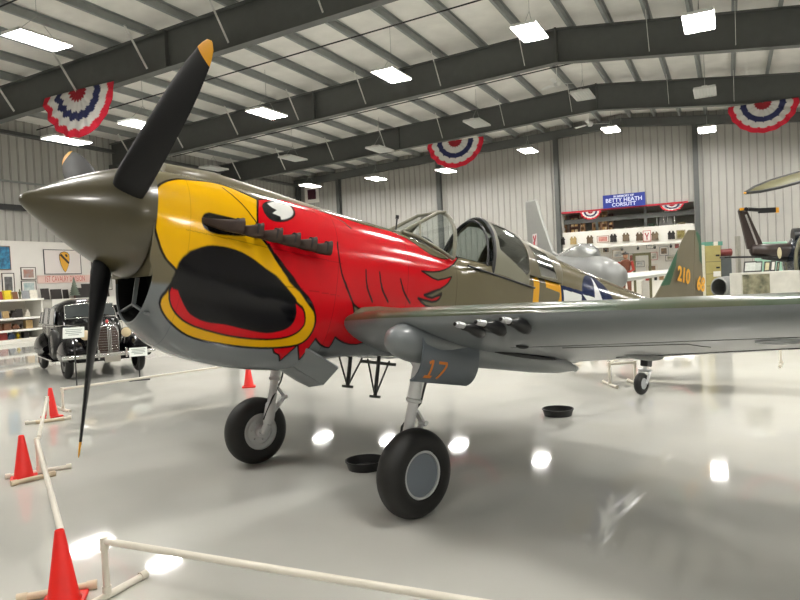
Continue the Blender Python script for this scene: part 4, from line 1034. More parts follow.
# vests and plaques hung on the gallery front
cols=dict(dark=(40,36,34),brown=(96,80,62),tan=(176,152,104),mid=(110,94,74))
vest_i=0
def vest(px,py,c,label,D=D_B-.02,w=.43,h=.50):
    t,z=at_d(px,py,D); mt=mat('vest_'+c,cols[c],rough=.8,noise=.2,nscale=8)
    o=thing('leather_vest',label,'vest',hall(t,D-.03,z),'vests hung along the gallery front')
    m=MB(); pts=[(-.5,.18),(-.36,.34),(-.28,.5),(-.14,.5),(-.07,.28),(.07,.28),(.14,.5),(.28,.5),(.36,.34),(.5,.18),(.42,.05),(.46,-.5),(.04,-.5),(0,-.42),(-.04,-.5),(-.46,-.5),(-.42,.05)]
    m.prism([(x*w,y*h) for x,y in pts],FR,.05); m.build('vest_body',mt,parent=o)
    m=MB(); m.tube([(-.12*w,-.02,.5*h),(0,-.02,.62*h),(.12*w,-.02,.5*h)],.008,6); m.build('hanger',M_wire,parent=o)
for px,py,c,lb in [(562,241,'dark','dark vest farthest left on the white gallery front'),(573.5,240.5,'tan','tan vest on the white gallery front'),(590,239.5,'brown','brown vest left of the pink plaque on the gallery front'),
  (613.5,238,'dark','black vest right of the pink plaque on the gallery front'),(626,237,'mid','brown vest on the gallery front below the gap in the crates'),(639.5,236.5,'brown','brown vest just left of the framed red picture'),(655,235.8,'mid','brown vest just right of the framed red picture'),(671.5,235,'dark','near-black vest next to the olive plaque')]:
    vest(px,py,c,lb)
def framed(px,py,wpx,hpx,face,label,D=None,Tt=None,frame=(60,50,44),name='framed_picture',group='framed pictures',inner=None,thick=.04,fw=.032,art=None,matte=None):
    """flat framed piece on a wall; size taken from its measured corners"""
    if D is not None:
        (ta,za),(tb,zb)=at_d(px-wpx/2,py,D),at_d(px+wpx/2,py,D); _,zt=at_d(px,py-hpx/2,D); _,zl=at_d(px,py+hpx/2,D)
        M=hall((ta+tb)/2,D-thick/2-.005,(zt+zl)/2); w=tb-ta; h=zt-zl
    else:
        (da,za),(db,zb)=at_t(px-wpx/2,py,Tt),at_t(px+wpx/2,py,Tt); _,zt=at_t(px,py-hpx/2,Tt); _,zl=at_t(px,py+hpx/2,Tt)
        M=hall(Tt+thick/2+.005,(da+db)/2,(zt+zl)/2)@Rz(PI/2); w=db-da; h=zt-zl
    w=abs(w);h=abs(h)
    o=thing(name,label,'picture',M,group)
    m=MB()
    for s in(-1,1): m.box((s*(w/2-fw/2),0,0),(fw,thick,h)); m.box((0,0,s*(h/2-fw/2)),(w-2*fw,thick,fw))
    m.build('frame',mat('frame_%d_%d_%d'%frame,frame,rough=.4),parent=o)
    m=MB(); m.box((0,.004,0),(w-fw,thick*.6,h-fw)); m.build('mount',mat('mount_%d_%d_%d'%(matte or (226,222,216)),matte or (226,222,216),rough=.5),parent=o)
    if face:
        c1_,c2_=face; iw,ih=(w-2*fw)*(inner or .8),(h-2*fw)*(inner or .8)
        m=MB(); m.box((0,-thick*.32,0),(iw,.004,ih)); m.build('print',mat('print_%d_%d_%d_%d'%(c1_+(c2_[0],)),c1_,rough=.35,noise=1,nscale=5,rgb2=c2_),parent=o)
    return o,w,h
framed(603,239,12,6.6,((206,160,146),(170,90,84)),'pink lettered plaque between vests on the gallery front',D=D_B-.01,group='pieces on the gallery front',frame=(150,110,90))
o,w,h=framed(647,236,8,11,None,'framed red picture among the vests on the gallery front',D=D_B-.01,frame=(190,96,84),group='pieces on the gallery front')
m=MB(); m.prism([(-.13,.19),(-.07,.19),(0,-.0),(.07,.19),(.13,.19),(.03,-.06),(.03,-.23),(-.03,-.23),(-.03,-.06)],T(0,-.022,0)@FR,.004); m.build('emblem',mat('red_cloth'),parent=o)
framed(681,234.3,9,8.5,((150,140,80),(96,84,44)),'olive patterned plaque at the right end of the gallery front',D=D_B-.01,frame=(120,104,60),group='pieces on the gallery front',inner=.95)
# crates and figures standing on the gallery
M_wood=mat('crate_wood',(156,116,84),rough=.6,noise=.25,nscale=6); M_wood2=mat('crate_wood_dark',(90,50,40),rough=.6,noise=.25,nscale=6)
def crate(px,w,h,label,k=0,D=D_B+.75,sh=3):
    w*=1.43; h*=1.3; t,_=at_d(px,236,D); o=thing('display_crate',label,'crate',hall(t,D,MZ0+.285),'display crates on the gallery')
    z0=0; H=MZ1-MZ0+h-.2
    m=MB()
    for s in(-1,1): m.box((s*w/2,0,H/2),(.03,.36,H))
    m.box((0,.17,H/2),(w,.02,H)); m.build('sides',(M_wood,M_wood2)[k],parent=o)
    for i in range(sh+3): m=MB(); m.box((0,0,.02+i*(H-.04)/(sh+2)),(w,.34,.03)); m.build('shelf',(M_wood,M_wood2)[k],parent=o)
    cs=[(170,60,50),(210,190,150),(60,60,66),(190,150,90)]
    for i in range(2,sh+2):
        for s in(-1,1):
            m=MB(); hh=.13+.03*((i+s)%2); m.box((s*w*.22,-.04,.035+i*(H-.04)/(sh+2)+hh/2),(w*.3,.16,hh)); m.build('boxed_model',mat('goods_%d'%((i*2+s)%4),cs[(i*2+s)%4],rough=.5),parent=o)
crate(563,.34,.78,'narrow crate of goods at the far left on the gallery'); crate(575,.38,.80,'reddish crate of goods on the gallery, left group',1); crate(583.5,.16,.72,'light wooden crate of goods on the gallery, left group')
crate(597,.34,.88,'wooden crate of goods on the gallery, right group'); crate(605,.24,.84,'tall wooden crate of goods on the gallery, right group'); crate(611.5,.16,.72,'thin reddish crate at the right end of the crates',1)
# chrome tube frame with two lamps
t,_=at_d(666,230,D_B+.7); o=thing('chrome_tube_rack','bright tubular metal rack standing on the gallery at the right','rack',hall(t,D_B+.7,MZ0+.285)@T(0,0,.5)@Matrix.Diagonal((1.42,1.42,1.42,1)))
m=MB()
for s in(-1,1):
    m.tube([(s*.35,0,0),(s*.35,0,.62),(s*.28,0,.74),(s*.12,0,.76)],.035,10); m.tube([(s*.07,0,.3),(s*.07,0,.82)],.03,10); m.ball((s*.07,0,.84),.055)
m.box((0,0,-.33),(.8,.3,.04)); m.box((0,.05,-.1),(.74,.02,.4)); m.build('tubes',mat('chrome',(214,214,212),rough=.18,metal=.9),parent=o,smooth=50)
m=MB(); m.box((0,.05,.3),(.52,.04,.5)); m.build('panel',mat('rack_grey_panel',(120,120,116),rough=.5),parent=o)
for px,w,h,c,lb in [(652,.26,.20,(40,60,44),'dark green box on the gallery'),(632,.5,.10,(70,60,50),'low dark tray on the gallery'),(682,.3,.14,(120,110,80),'olive bundle at the right end of the gallery')]:
    w*=1.4; t,_=at_d(px,236,D_B+.65); m=MB(); H=MZ1-MZ0+h-.28; m.box((0,0,H/2),(w,.3,H)); tag(m.build('storage_box',mat('box_%d_%d_%d'%c,c,rough=.6),M=hall(t,D_B+.65,MZ0+.285),bevel=.02),lb,'box','boxes on the gallery')
# lower displays in the alcove
def display(t,D,w,h,dpt,label,items=(),col=(226,222,212)):
    o=thing('display_counter',label,'counter',hall(t,D,0),'white display counters')
    m=MB(); m.box((0,0,(h-.04)/2),(w-.06,dpt-.06,h-.04)); m.build('body',mat('counter_%d'%col[0],col,rough=.5,noise=.05),parent=o)
    m=MB(); m.box((0,0,h-.02),(w,dpt,.04)); m.build('counter_top',M_white,parent=o,bevel=.005)
    return o
for t,w in ((-8.3,2.0),(-6.0,2.2),(-3.4,2.2)): display(t,D_B+1.3,w,1.15,.8,['white display counter at the left of the alcove','white display counter in the middle of the alcove','white display counter at the right of the alcove'][[-8.3,-6.0,-3.4].index(t)])
rr=random.Random(3)
names=['model','framed photo','small box','card','helmet']
k=0
spots=[(578,262),(610,262),(618,254),(632,258),(640,264),(652,268),(654,256),(664,251),(671,258),(677,246),(681,265),(689,253),(650,246),(606,250),(592,256),(624,264)]
tones=[(60,50,44),(236,234,228),(150,120,84),(84,92,60),(36,36,38),(214,206,190),(168,60,48),(120,130,140)]
D_I=48.5
for i,(px,py) in enumerate(spots):
    t,z=at_d(px,py,D_I); z=max(.4,min(3.0,z)); c=tones[i%8]
    framed(px,py,7+i%3*2,6+i%4,(tones[(i+3)%8],tones[(i+5)%8]),'small framed picture on the alcove back wall, %s'%['far left one','above the silver aircraft','upper middle, wide','right of the dressed figure','lower, beside the counter','small square','beside the fin, low','upper right, pale','right, dark','near the pillar, upper','near the pillar, lower','behind the fin tip','upper left of the fin','left of the dressed figure','lower left','lower middle'][i],D=D_I+.2,frame=c,group='pictures in the alcove',inner=.7)
for i,(px,hh,c) in enumerate([(583,.3,0),(590,.2,3),(622,.34,2),(632,.22,5),(641,.4,1),(647,.18,6),(655,.26,4),(661,.2,2),(668,.3,1),(674,.22,0),(630,.15,4),(680,.3,5)]):
    hh*=1.35; t,_=at_d(px,262,D_B+1.2); m=MB()
    if i%3==0: m.lathe([(.0,0),(.08,0),(.09,hh*.5),(.05,hh*.8),(.03,hh),(0,hh)],None,18)
    elif i%3==1: m.box((0,0,hh/2),(.26,.2,hh)); m.box((0,0,hh+.01),(.20,.14,.03))
    else: m.prism([(-.14,0),(.14,0),(.10,hh),(-.10,hh)],T(0,.05,0)@FR,.04)
    tag(m.build(['vase','small_box','standing_card'][i%3],mat('tone_%d'%c,tones[c],rough=.5),M=hall(max(ALC0+.3,min(ALC1-.3,t)),D_B+1.2,1.152),smooth=40),['vase','boxed exhibit','standing card'][i%3]+' on the alcove counter, '+['far left','left, low','left of middle','middle, flat','middle, tall','small red','dark','tan','pale','near the pillar','thin dark','at the right end'][i],'exhibit','exhibits on the alcove counter')
# grey ledge lamp box and black spots on the gallery fascia
# mannequin soldier in reddish gear
p=at_z(626,300); 
D_=26.5; t,z=at_d(626,272,D_)
o=thing('dressed_figure','standing figure dressed in brown and red gear behind the silver aircraft','mannequin',hall(t,D_,0))
Mpl=o.matrix_world.copy(); o.matrix_world=Mpl@T(0,0,.72)
m=MB(); m.box((0,0,-.36),(.8,.8,.72)); m.build('plinth',M_white,parent=o)
M_skin=mat('figure_brown',(120,70,50),rough=.7,noise=.3,nscale=9)
m=MB(); 
for s in(-1,1): m.tube([(s*.12,0,.04),(s*.11,0,.5),(s*.09,0,.95)],[.06,.075,.095],12)
m.tube([(0,0,.9),(0,0,1.15),(0,0,1.45),(0,0,1.55)],[.16,.15,.21,.08],16)
m.build('figure_body',M_skin,parent=o,smooth=60)
for s in(-1,1):
    m=MB(); m.tube([(s*.22,0,1.46),(s*.28,-.05,1.15),(s*.12,-.2,1.05)],[.06,.05,.035],10); m.build('sleeve',mat('sleeve_red',(160,50,40),rough=.8),parent=o,smooth=60)
m=MB(); m.ball((0,0,1.68),(.09,.1,.12)); m.build('head',mat('figure_face',(190,140,110),rough=.6),parent=o,smooth=60)
m=MB(); m.lathe([(0,1.86),(.02,1.85),(.04,1.80),(.14,1.77),(.13,1.73),(0,1.73)],None,20); m.build('hat',mat('hat_dark',(50,50,52),rough=.7),parent=o,smooth=50)
# upright olive frame, blue case and small spot lamps of the alcove
t,_=at_d(642,262,40.5); zf=at_d(642,253,40.5)[1]
m=MB()
for s_ in (-1,1): m.box((s_*.42,0,zf/2),(.13,.13,zf))
m.box((0,0,zf-.07),(.97,.13,.14)); tag(m.build('olive_frame',mat('frame_olive',(92,88,58),rough=.6),M=hall(t,40.5,0),bevel=.01),'olive metal door-shaped frame standing right of the dressed figure','frame')
t,_=at_d(573,250,D_B+2); m=MB(); m.box((0,0,.55),(1.5,.5,1.1)); m.box((0,-.26,.85),(1.3,.02,.3))
tag(m.build('blue_case',mat('case_blue',(50,110,170),rough=.4),M=hall(t+.1,D_B+2.3,1.7-.0),bevel=.01),'blue case on a stand at the left end of the alcove','case')
m=MB(); m.box((0,0,.85),(1.2,.4,1.7)); tag(m.build('case_stand',M_white,M=hall(t+.1,D_B+2.3,0)),'white stand under the blue case at the left end of the alcove','stand')
for i,px in enumerate((578,606,622,638,655,671)):
    t,_=at_d(px,252,D_B-.2); m=MB(); m.tube([(0,0,0),(0,0,-.10)],.02,8); m.tube([(0,.06,-.14),(0,-.10,-.20)],.07,14)
    tag(m.build('spot_lamp',M_gun,M=hall(t,D_B-.12,MZ0-.105),smooth=50),'small black spot lamp under the gallery edge, '+['left end','second from the left','third from the left','third from the right','second from the right','right end'][i],'lamp','spot lamps under the gallery')
# framed banner at the corner end of the gable wall
framed(312,194.5,14,17,((90,36,52),(60,24,36)),'framed dark red banner high on the gable wall near the corner',D=D_B-.1,frame=(236,232,224),matte=(236,232,224),inner=.72,fw=.12,group='banner')

# ================================================================ side wall: pictures, lettering, shelves
TW=T_L+.10
P_=dict(Tt=TW,group='framed pictures on the white wall')
framed(3.5,258,13,24,((60,150,190),(40,60,90)),'blue sky picture in a brown frame at the left edge of the photo',frame=(110,80,56),inner=.99,**P_)
framed(8,284,12.5,22,((120,120,120),(60,60,62)),'black and white portrait in a thin black frame on the white wall',inner=.7,**P_)
framed(28,273.5,15,12.5,((176,110,84),(150,150,150)),'reddish landscape picture, upper of the stacked pair',inner=.74,**P_)
framed(28.5,287.5,15,13.5,((140,170,176),(216,222,216)),'pale blue-green picture, lower of the stacked pair',inner=.76,**P_)
o,w,h=framed(62,262,37,24.5,None,'large framed pale flag with a yellow shield and black diagonal band',frame=(70,70,72),matte=(222,214,210),**P_)
sc=h*.82
sh=[(-.27,.34),(-.18,.45),(0,.5),(.18,.45),(.27,.34),(.27,.12),(.2,-.16),(.1,-.38),(0,-.5),(-.1,-.38),(-.2,-.16),(-.27,.12)]
Mp=T(w*.04,-.026,0)@FR
m=MB(); m.prism([(x*sc*1.06,y*sc*1.05) for x,y in sh],Mp,.004); m.build('shield_outline',mat('shield_black',(40,26,20),rough=.6),parent=o)
m=MB(); m.prism([(x*sc,y*sc) for x,y in sh],T(0,-.005,0)@Mp,.004); m.build('shield',mat('shield_yellow',(214,160,50),rough=.6),parent=o)
m=MB(); m.prism([(-.27*sc,.34*sc),(-.17*sc,.40*sc),(.255*sc,-.02*sc),(.215*sc,-.12*sc)],T(0,-.010,0)@Mp,.003); m.prism([(.02*sc,.36*sc),(.10*sc,.40*sc),(.18*sc,.30*sc),(.13*sc,.24*sc),(.08*sc,.26*sc)],T(0,-.010,0)@Mp,.003); m.build('band_and_horse_head',mat('shield_black'),parent=o)
# red lettering panel, illegible at this size in the photo
(da,za),(db,zb)=at_t(37,279,TW),at_t(90.5,279,TW)
o=thing('lettered_panel','pale panel with red capital letters above the side wall display','sign',hall(TW+.02,(da+db)/2,(za+zb)/2)@Rz(PI/2))
m=MB(); m.box((0,0,0),(db-da,.03,.38)); m.build('panel',mat('panel_pink',(226,196,186),rough=.6),parent=o)
text_mesh('1ST CAVALRY DIVISION',.40,T(0,-.017,0)@FR,'lettering',mat('letter_red',(196,96,90),rough=.6),parent=o,sx=(db-da)*.9/5.05)
framed(108.5,283,6,14,((200,200,196),(150,150,150)),'small framed picture seen just right of the lower propeller blade',inner=.7,**P_)
framed(121,284,11,13,((96,116,60),(150,160,90)),'green picture in a dark frame beside the air intake',frame=(30,44,34),inner=.62,matte=(60,80,44),**P_)
framed(93,267,4,15,((120,120,120),(90,90,92)),'narrow grey picture behind the lower propeller blade',inner=.8,**P_)
# shelving unit
D0=at_t(-14,320,T_L+2.5)[0]; D1=at_t(43,320,T_L+2.5)[0]; 
def zt_(py,px=20,Tt=T_L+2.55): return at_t(px,py,Tt)[1]
zs=[zt_(300),zt_(318.5),zt_(330.5),max(.14,zt_(342))]
sh_=thing('shelving_unit','white open shelving full of small models against the side wall','shelf',hall(T_L+1.95,(D0+D1)/2,0))
Ls=D1-D0
for i,z in enumerate(zs):
    m=MB(); dp=1.2 if i else 1.3; m.box(((dp-1.2)/2,0,z),(dp,Ls,.08)); m.build('shelf',M_white,parent=sh_)
m=MB(); m.box((-.57,0,zs[0]/2),(.04,Ls,zs[0]-.06)); m.build('back_panel',mat('shelf_back',(206,200,190),rough=.6),parent=sh_)
m=MB(); m.box((0,0,(zs[3]-.03)/2),(1.14,Ls-.05,zs[3]-.04)); m.build('plinth',M_white,parent=sh_)
for s in(-1,1): m=MB(); m.box((0,s*(Ls/2-.02),zs[0]/2),(1.16,.05,zs[0]-.08)); m.build('side_panel',M_white,parent=sh_)
# things on the shelves
words=['dark','tan','olive','pale','brown','grey','red','yellow','blue']
tc=[(44,38,36),(190,160,110),(92,100,64),(220,214,200),(116,76,50),(140,142,146),(150,50,44),(222,196,30),(60,80,110)]
rowname=['on top of the shelving','on the upper open shelf','on the middle open shelf','on the bottom shelf']
def shelf_item(kind,row,px,h,w,ci,dd=None):
    Tt=T_L+2.1
    if dd is None: h*=.85; w*=1.05; d,_=at_t(px,320,Tt)
    else: d=dd; px=(d-D0)/(D1-D0)*57-14
    z=zs[row]+.042; M=hall(Tt,d,z); m=MB()
    nm,cat=kind,kind.replace('_',' ')
    if kind=='model_vehicle':
        m.box((0,0,h*.35),(.24,w,h*.4)); m.box((0,w*.08,h*.7),(.18,w*.5,h*.35))
        for y in(-.33,.33):
            for x in(-.08,.08): m.tube([(x-.015,y*w,h*.18),(x+.015,y*w,h*.18)],h*.17,12)
    elif kind=='upright_card': m.prism([(-w/2,0),(w/2,0),(w/2,h),(-w/2,h)],Rz(PI/2)@Rx(PI/2-.15),.02)
    elif kind=='model_figure':
        m.lathe([(0,0),(w*.4,0),(w*.4,.02),(w*.12,.03),(w*.2,h*.4),(w*.3,h*.66),(w*.1,h*.76),(w*.14,h*.9),(0,h)],None,14)
    elif kind=='small_carton': m.box((0,0,h/2),(.18,w,h)); m.box((0,0,h+.004),(.15,w*.85,.01))
    o=m.build(nm,mat('tone2_%d'%ci,tc[ci],rough=.5,noise=.2,nscale=12),M=M,smooth=40)
    tag(o,'%s %s %s, %s'%(words[ci],cat,rowname[row],place(px)),cat,'models on the shelving')
def place(px):
    return ['beyond the left edge','at the left edge','left of centre','near the centre','right of centre','towards the right','at the right end','close to the car'][max(0,min(7,int((px+8)//6)))]
kinds=['model_vehicle','upright_card','model_figure','small_carton']
for px,w,h,ci,kd in [(0,.5,.42,6,1),(9,.40,.46,7,1),(16,.30,.38,4,1),(21.5,.22,.52,2,2),(27.5,.34,.42,5,1),(35.5,.34,.44,3,1)]: shelf_item(kinds[kd],0,px,h,w,ci)
r_=random.Random(11); used_=set()
for row,hh,hm in ((1,.27,.36),(2,.26,.36),(3,.3,.40)):
    d=D0+.3
    while True:
        w=r_.uniform(.18,.36)
        if d+w>D1-.12: break
        while True:
            kd=kinds[r_.randrange(4)]; ci=r_.choice([0,1,2,3,4,5,0,4,8] if row<3 else [0,4,7,6,8,1]); key=(row,kd,ci,place((d+w/2-D0)/(D1-D0)*57-14))
            if key not in used_: used_.add(key); break
        shelf_item(kd,row,None,min(hm,hh*1.38*r_.uniform(.6,1.05)),w,ci,d+w/2)
        d+=w+.055
# second display against the wall, behind the car
dA=at_t(44,300,T_L+.5)[0]; dB=at_t(128,300,T_L+.5)[0]; zz=at_t(60,299,T_L+.8)[1]
o=thing('long_display_case','long white display case behind the car','display case',hall(T_L+.62,(dA+dB)/2,0))
m=MB(); m.box((0,0,zz/2),(.9,dB-dA,zz)); m.build('body',M_white,parent=o)
m=MB(); m.box((0,0,zz-.024),(.96,dB-dA,.05)); m.build('top',M_white,parent=o)
for i,(px,w,h,c,nm,lb) in enumerate([(45.5,.3,.38,(60,50,40),'picture_frame','dark framed card on the case behind the car, left end'),(56.5,.42,.34,(70,44,34),'wooden_plaque','brown plaque on the case behind the car'),(66,.22,.32,(56,46,40),'wooden_plaque','narrow brown plaque on the case behind the car'),(79,.3,.36,(190,180,150),'picture_frame','tan card right of the small tree'),(87,.36,.5,(228,226,220),'picture_frame','pale framed sheet left of the lower propeller blade'),(106,.3,.36,(170,166,158),'picture_frame','grey card right of the lower propeller blade')]):
    w*=1.4; h*=1.4; d,_=at_t(px,296,T_L+.6); m=MB(); m.prism([(-w/2,0),(w/2,0),(w/2,h),(-w/2,h)],Rz(PI/2)@Rx(PI/2-.12),.025); m.prism([(-w/2+.05,.05),(w/2-.05,.05),(w/2-.05,h-.05),(-w/2+.05,h-.05)],Rz(PI/2)@Rx(PI/2-.12)@T(0,0,-.003),.004,mi=1)
    tag(m.build(nm,[mat('edge_dark',(44,38,36),rough=.5),mat('cardtone_%d'%i,c,rough=.6,noise=.3,nscale=9)],M=hall(T_L+.6,d,zz+.003)),lb,'picture','pieces on the display case')
d,_=at_t(72,296,T_L+.6); o=thing('miniature_fir_tree','small grey-green fir tree on the display case behind the car','tree',hall(T_L+.8,d,zz+.003)@Matrix.Diagonal((1.4,1.4,1.4,1)))
m=MB(); 
for i in range(7): z0=.10+i*.08; r0=.19-.024*i; m.lathe([(r0,z0),(r0*.45,z0+.10),(.02,z0+.15)],None,14)
m.build('foliage',mat('fir_grey_green',(120,130,116),rough=.8,noise=.3,nscale=20),parent=o)
m=MB(); m.tube([(0,0,0),(0,0,.2)],.03,8); m.build('trunk',M_wood2,parent=o)
# wooden crate left of the car
p=at_z(43,352); m=MB(); m.box((0,0,.17),(.45,.5,.34)); m.box((0,0,.35),(.48,.53,.02)); tag(m.build('wooden_box',M_wood,M=T(p.x-.1,p.y+.3,0)@Rz(.5),bevel=.01),'light wooden box on the floor left of the car','box')
# ================================================================ black vintage car
M_cb=mat('car_black',(12,11,14),rough=.14,coat=0,spec=.32)
M_chr=mat('chrome',(186,186,184),rough=.22,metal=.9)
M_cg=mat('car_glass',(70,76,78),rough=.05,spec=.9,coat=.6,metal=.2)
CA=math.atan2(-.60,-.80)
CM=T(-7.02,15.67,0)@Rz(CA)@Matrix.Diagonal((1.05,1.05,1.05,1))
CAR=thing('vintage_car','black 1930s sedan with chrome grille and bumper parked by the side wall','car',CM)
def ring(y,w,z0,z1,nb=2.6,nt_=2.6,cz=None,n=36,x0=0):
    """superellipse section across the car at station y"""
    cz=(z0+z1)/2 if cz is None else cz; r=[]
    for k in range(n):
        a=2*PI*k/n; c,s=math.cos(a),math.sin(a); e=nt_ if s>=0 else nb
        x=math.copysign(abs(c)**(2/e),c)*w; z=cz+math.copysign(abs(s)**(2/e),s)*((z1-cz) if s>=0 else (cz-z0)); r.append((x0+x,y,z))
    return r
m=MB()
m.loft([ring(.52,.16,.50,1.05),ring(.46,.22,.42,1.14),ring(.2,.29,.42,1.19),(ring(-.3,.40,.42,1.22)),ring(-.75,.55,.42,1.25),ring(-.85,.62,.40,1.27)])
hood=m.build('hood',M_cb,parent=CAR,smooth=50)
m=MB()
m.loft([ring(-.80,.60,.38,1.24),ring(-.9,.66,.36,1.30),ring(-1.25,.71,.34,1.62,cz=.9),ring(-1.45,.73,.34,1.69,cz=.9),ring(-2.2,.75,.34,1.72,cz=.9),ring(-2.9,.73,.34,1.66,cz=.9),ring(-3.4,.64,.36,1.42,cz=.85),ring(-3.8,.5,.40,1.0,cz=.7),ring(-3.95,.3,.45,.75)])
cabin=m.build('cabin',M_cb,parent=CAR,smooth=50)
# windscreen with chrome frame, two panes
def quad(pts,mt,name,par,tk=.012):
    P_q=[Vector(p) for p in pts]; n=(P_q[1]-P_q[0]).cross(P_q[3]-P_q[0]).normalized()*tk
    m=MB(); m.add([p-n*.3 for p in P_q]+[p+n for p in P_q],[(3,2,1,0),(4,5,6,7),(0,1,5,4),(1,2,6,5),(2,3,7,6),(3,0,4,7)]); return m.build(name,mt,parent=par)
for s in(-1,1):
    w_=[(s*.02,-.86,1.27),(s*.56,-.99,1.27),(s*.53,-1.17,1.57),(s*.02,-1.06,1.60)]
    if s<0: w_=w_[::-1]
    q=quad(w_,M_cg,'windscreen_pane',CAR,.02)
    m=MB(); m.tube([Vector(p)+Vector((0,.015,0)) for p in w_],.016,8,closed=True); m.build('windscreen_frame',M_chr,parent=q,smooth=50)
    for (ya,yb,zt) in ((-1.30,-1.98,1.52),(-2.06,-2.72,1.52),(-2.82,-3.2,1.42)):
        x_=s*.745
        q=quad([(x_,ya,1.14),(x_,yb,1.14),(s*.69,yb+.03,zt),(s*.69,ya-.06,zt)][::s],M_cg,'side_window',CAR,.015)
        m=MB(); m.tube([(x_+s*.01,ya,1.14),(x_+s*.01,yb,1.14),(s*.70,yb+.03,zt),(s*.70,ya-.06,zt)],.010,6,closed=True); m.build('window_trim',M_chr,parent=q)
    for y in (-1.25,-2.02,-2.78):
        m=MB(); m.tube([(s*.752,y,.42),(s*.758,y,.8),(s*.75,y,1.12)],.005,5); m.build('door_seam',M_dark,parent=cabin)
    m=MB(); m.tube([(s*.77,-1.9,1.02),(s*.79,-1.78,1.02)],.014,8); m.build('door_handle',M_chr,parent=CAR)
    m=MB(); m.tube([(s*.42,-.1,1.10),(s*.56,-.75,1.13),(s*.76,-1.3,1.10),(s*.77,-3.1,1.08)],.010,6); m.build('belt_moulding',M_chr,parent=CAR,smooth=50)
# grille
g=[]
def gr(y,w,z0,z1): return [(x*w,y-abs(x)*.10-(.0),z) for x,z in ((-1,z0+.1),(-.8,z0),(0,z0-.02),(.8,z0),(1,z0+.1),(1,z1-.2),(.75,z1-.04),(0,z1),(-.75,z1-.04),(-1,z1-.2))]
m=MB(); m.loft([gr(.50,.215,.42,1.13),gr(.62,.205,.42,1.11)]); grl=m.build('grille',mat('grille_brown',(74,58,52),rough=.4,metal=.3),parent=CAR)
for i in range(11):
    z=.50+i*.055; hw=.19; m=MB(); m.tube([(-hw,.545,z),(0,.64,z),(hw,.545,z)],.004,6); m.build('grille_bar',M_chr,parent=grl)
m=MB(); 
for x in (-.03,0,.03): m.tube([(x,.645,.42),(x,.64,1.0),(x,.60,1.13),(x,.50,1.16)],.010,8)
m.build('centre_spear',M_chr,parent=grl,smooth=50)
m=MB(); m.tube([(x*.215*1.0,.60-abs(x)*.10,z) for x,z in ((-1,.52),(-1,.93),(-.75,1.09),(0,1.13),(.75,1.09),(1,.93),(1,.52))],.012,8); m.build('grille_shell',M_chr,parent=grl,smooth=50)
m=MB(); m.ball((0,.50,1.20),(.03,.06,.045)); m.build('hood_ornament',mat('ornament_red',(196,60,60),rough=.3,coat=.5),parent=CAR,smooth=60)
# fenders, wheels
def fender(s,y,L,front):
    m=MB(); R_=[]
    for f in (0,.06,.18,.34,.5,.66,.82,.94,1):
        yy=y+L/2-f*L; hh=math.sin(PI*min(1,max(.04,f*.86+.10)))**.7 if front else math.sin(PI*max(.05,min(.95,f)))**.8
        zc=.52; h=.40*hh; w=.20+.10*hh
        R_.append([(s*(.66+w*.9*math.cos(a)), yy, max(.40,zc+h*math.sin(a))) for a in [2*PI*k/24 for k in range(24)]])
    m.loft(R_); return m.build('fender',M_cb,parent=CAR,smooth=60)
for s in(-1,1):
    fender(s,.02,1.25,True); fender(s,-2.95,1.3,False)
    m=MB(); m.box((s*.80,-1.5,.36),(.30,1.9,.04)); m.build('running_board',M_cb,parent=CAR,bevel=.01)
    m=MB(); m.tube([(s*.95,-.6,.37),(s*.95,-2.4,.37)],.014,6); m.build('running_board_trim',M_chr,parent=CAR)
    for y in (0,-2.95):
        Mw=T(s*.745,y,.355)@Ry(PI/2); 
        m=MB(); m.lathe([(.355-.09+.09*math.cos(a),.085*math.sin(a)) for a in [(-PI*.6+PI*1.2*k/14) for k in range(15)]],Mw,36,capend=False); ty=m.build('tyre',M_rub,parent=CAR,smooth=60)
        m=MB(); m.lathe([(.22,.05*s),(.20,.075*s),(.10,.06*s),(.08,.09*s),(0,.10*s)],Mw,28,capend=False); m.build('wheel_disc',mat('wheel_dark',(48,46,48),rough=.3),parent=ty,smooth=50)
    m=MB(); m.lathe([(0,-.16),(.05,-.15),(.10,-.04),(.115,.06),(.11,.07)],T(s*.42,.30,.93)@Rx(-PI/2),28,capend=False); hl=m.build('headlamp',M_cb,parent=CAR,smooth=50)
    m=MB(); m.lathe([(.108,.07),(.09,.085),(0,.10)],T(s*.42,.30,.93)@Rx(-PI/2),28,capend=False); m.build('lens',mat('lamp_lens',(214,196,160),rough=.15,coat=.6),parent=hl,smooth=60)
    m=MB(); m.tube([(s*.42,.25,.82),(s*.40,.22,.68)],.02,8); m.build('headlamp_bracket',M_chr,parent=hl)
# spare on the right front fender
Ms=T(.86,-.62,.72)@Ry(PI/2); m=MB(); m.lathe([(.34-.08+.08*math.cos(a),.08*math.sin(a)) for a in [2*PI*k/20 for k in range(21)]],Ms,36,capend=False); m.lathe([(0,.05),(.26,.05)],Ms,30,capend=False); m.build('spare_wheel',M_rub,parent=CAR,smooth=60)
for s in (1,):
    m=MB(); m.lathe([(.0,.08),(.20,.07),(.25,.055)],Ms,30,capend=False); m.build('spare_wheel_cover',M_cb,parent=CAR,smooth=60)
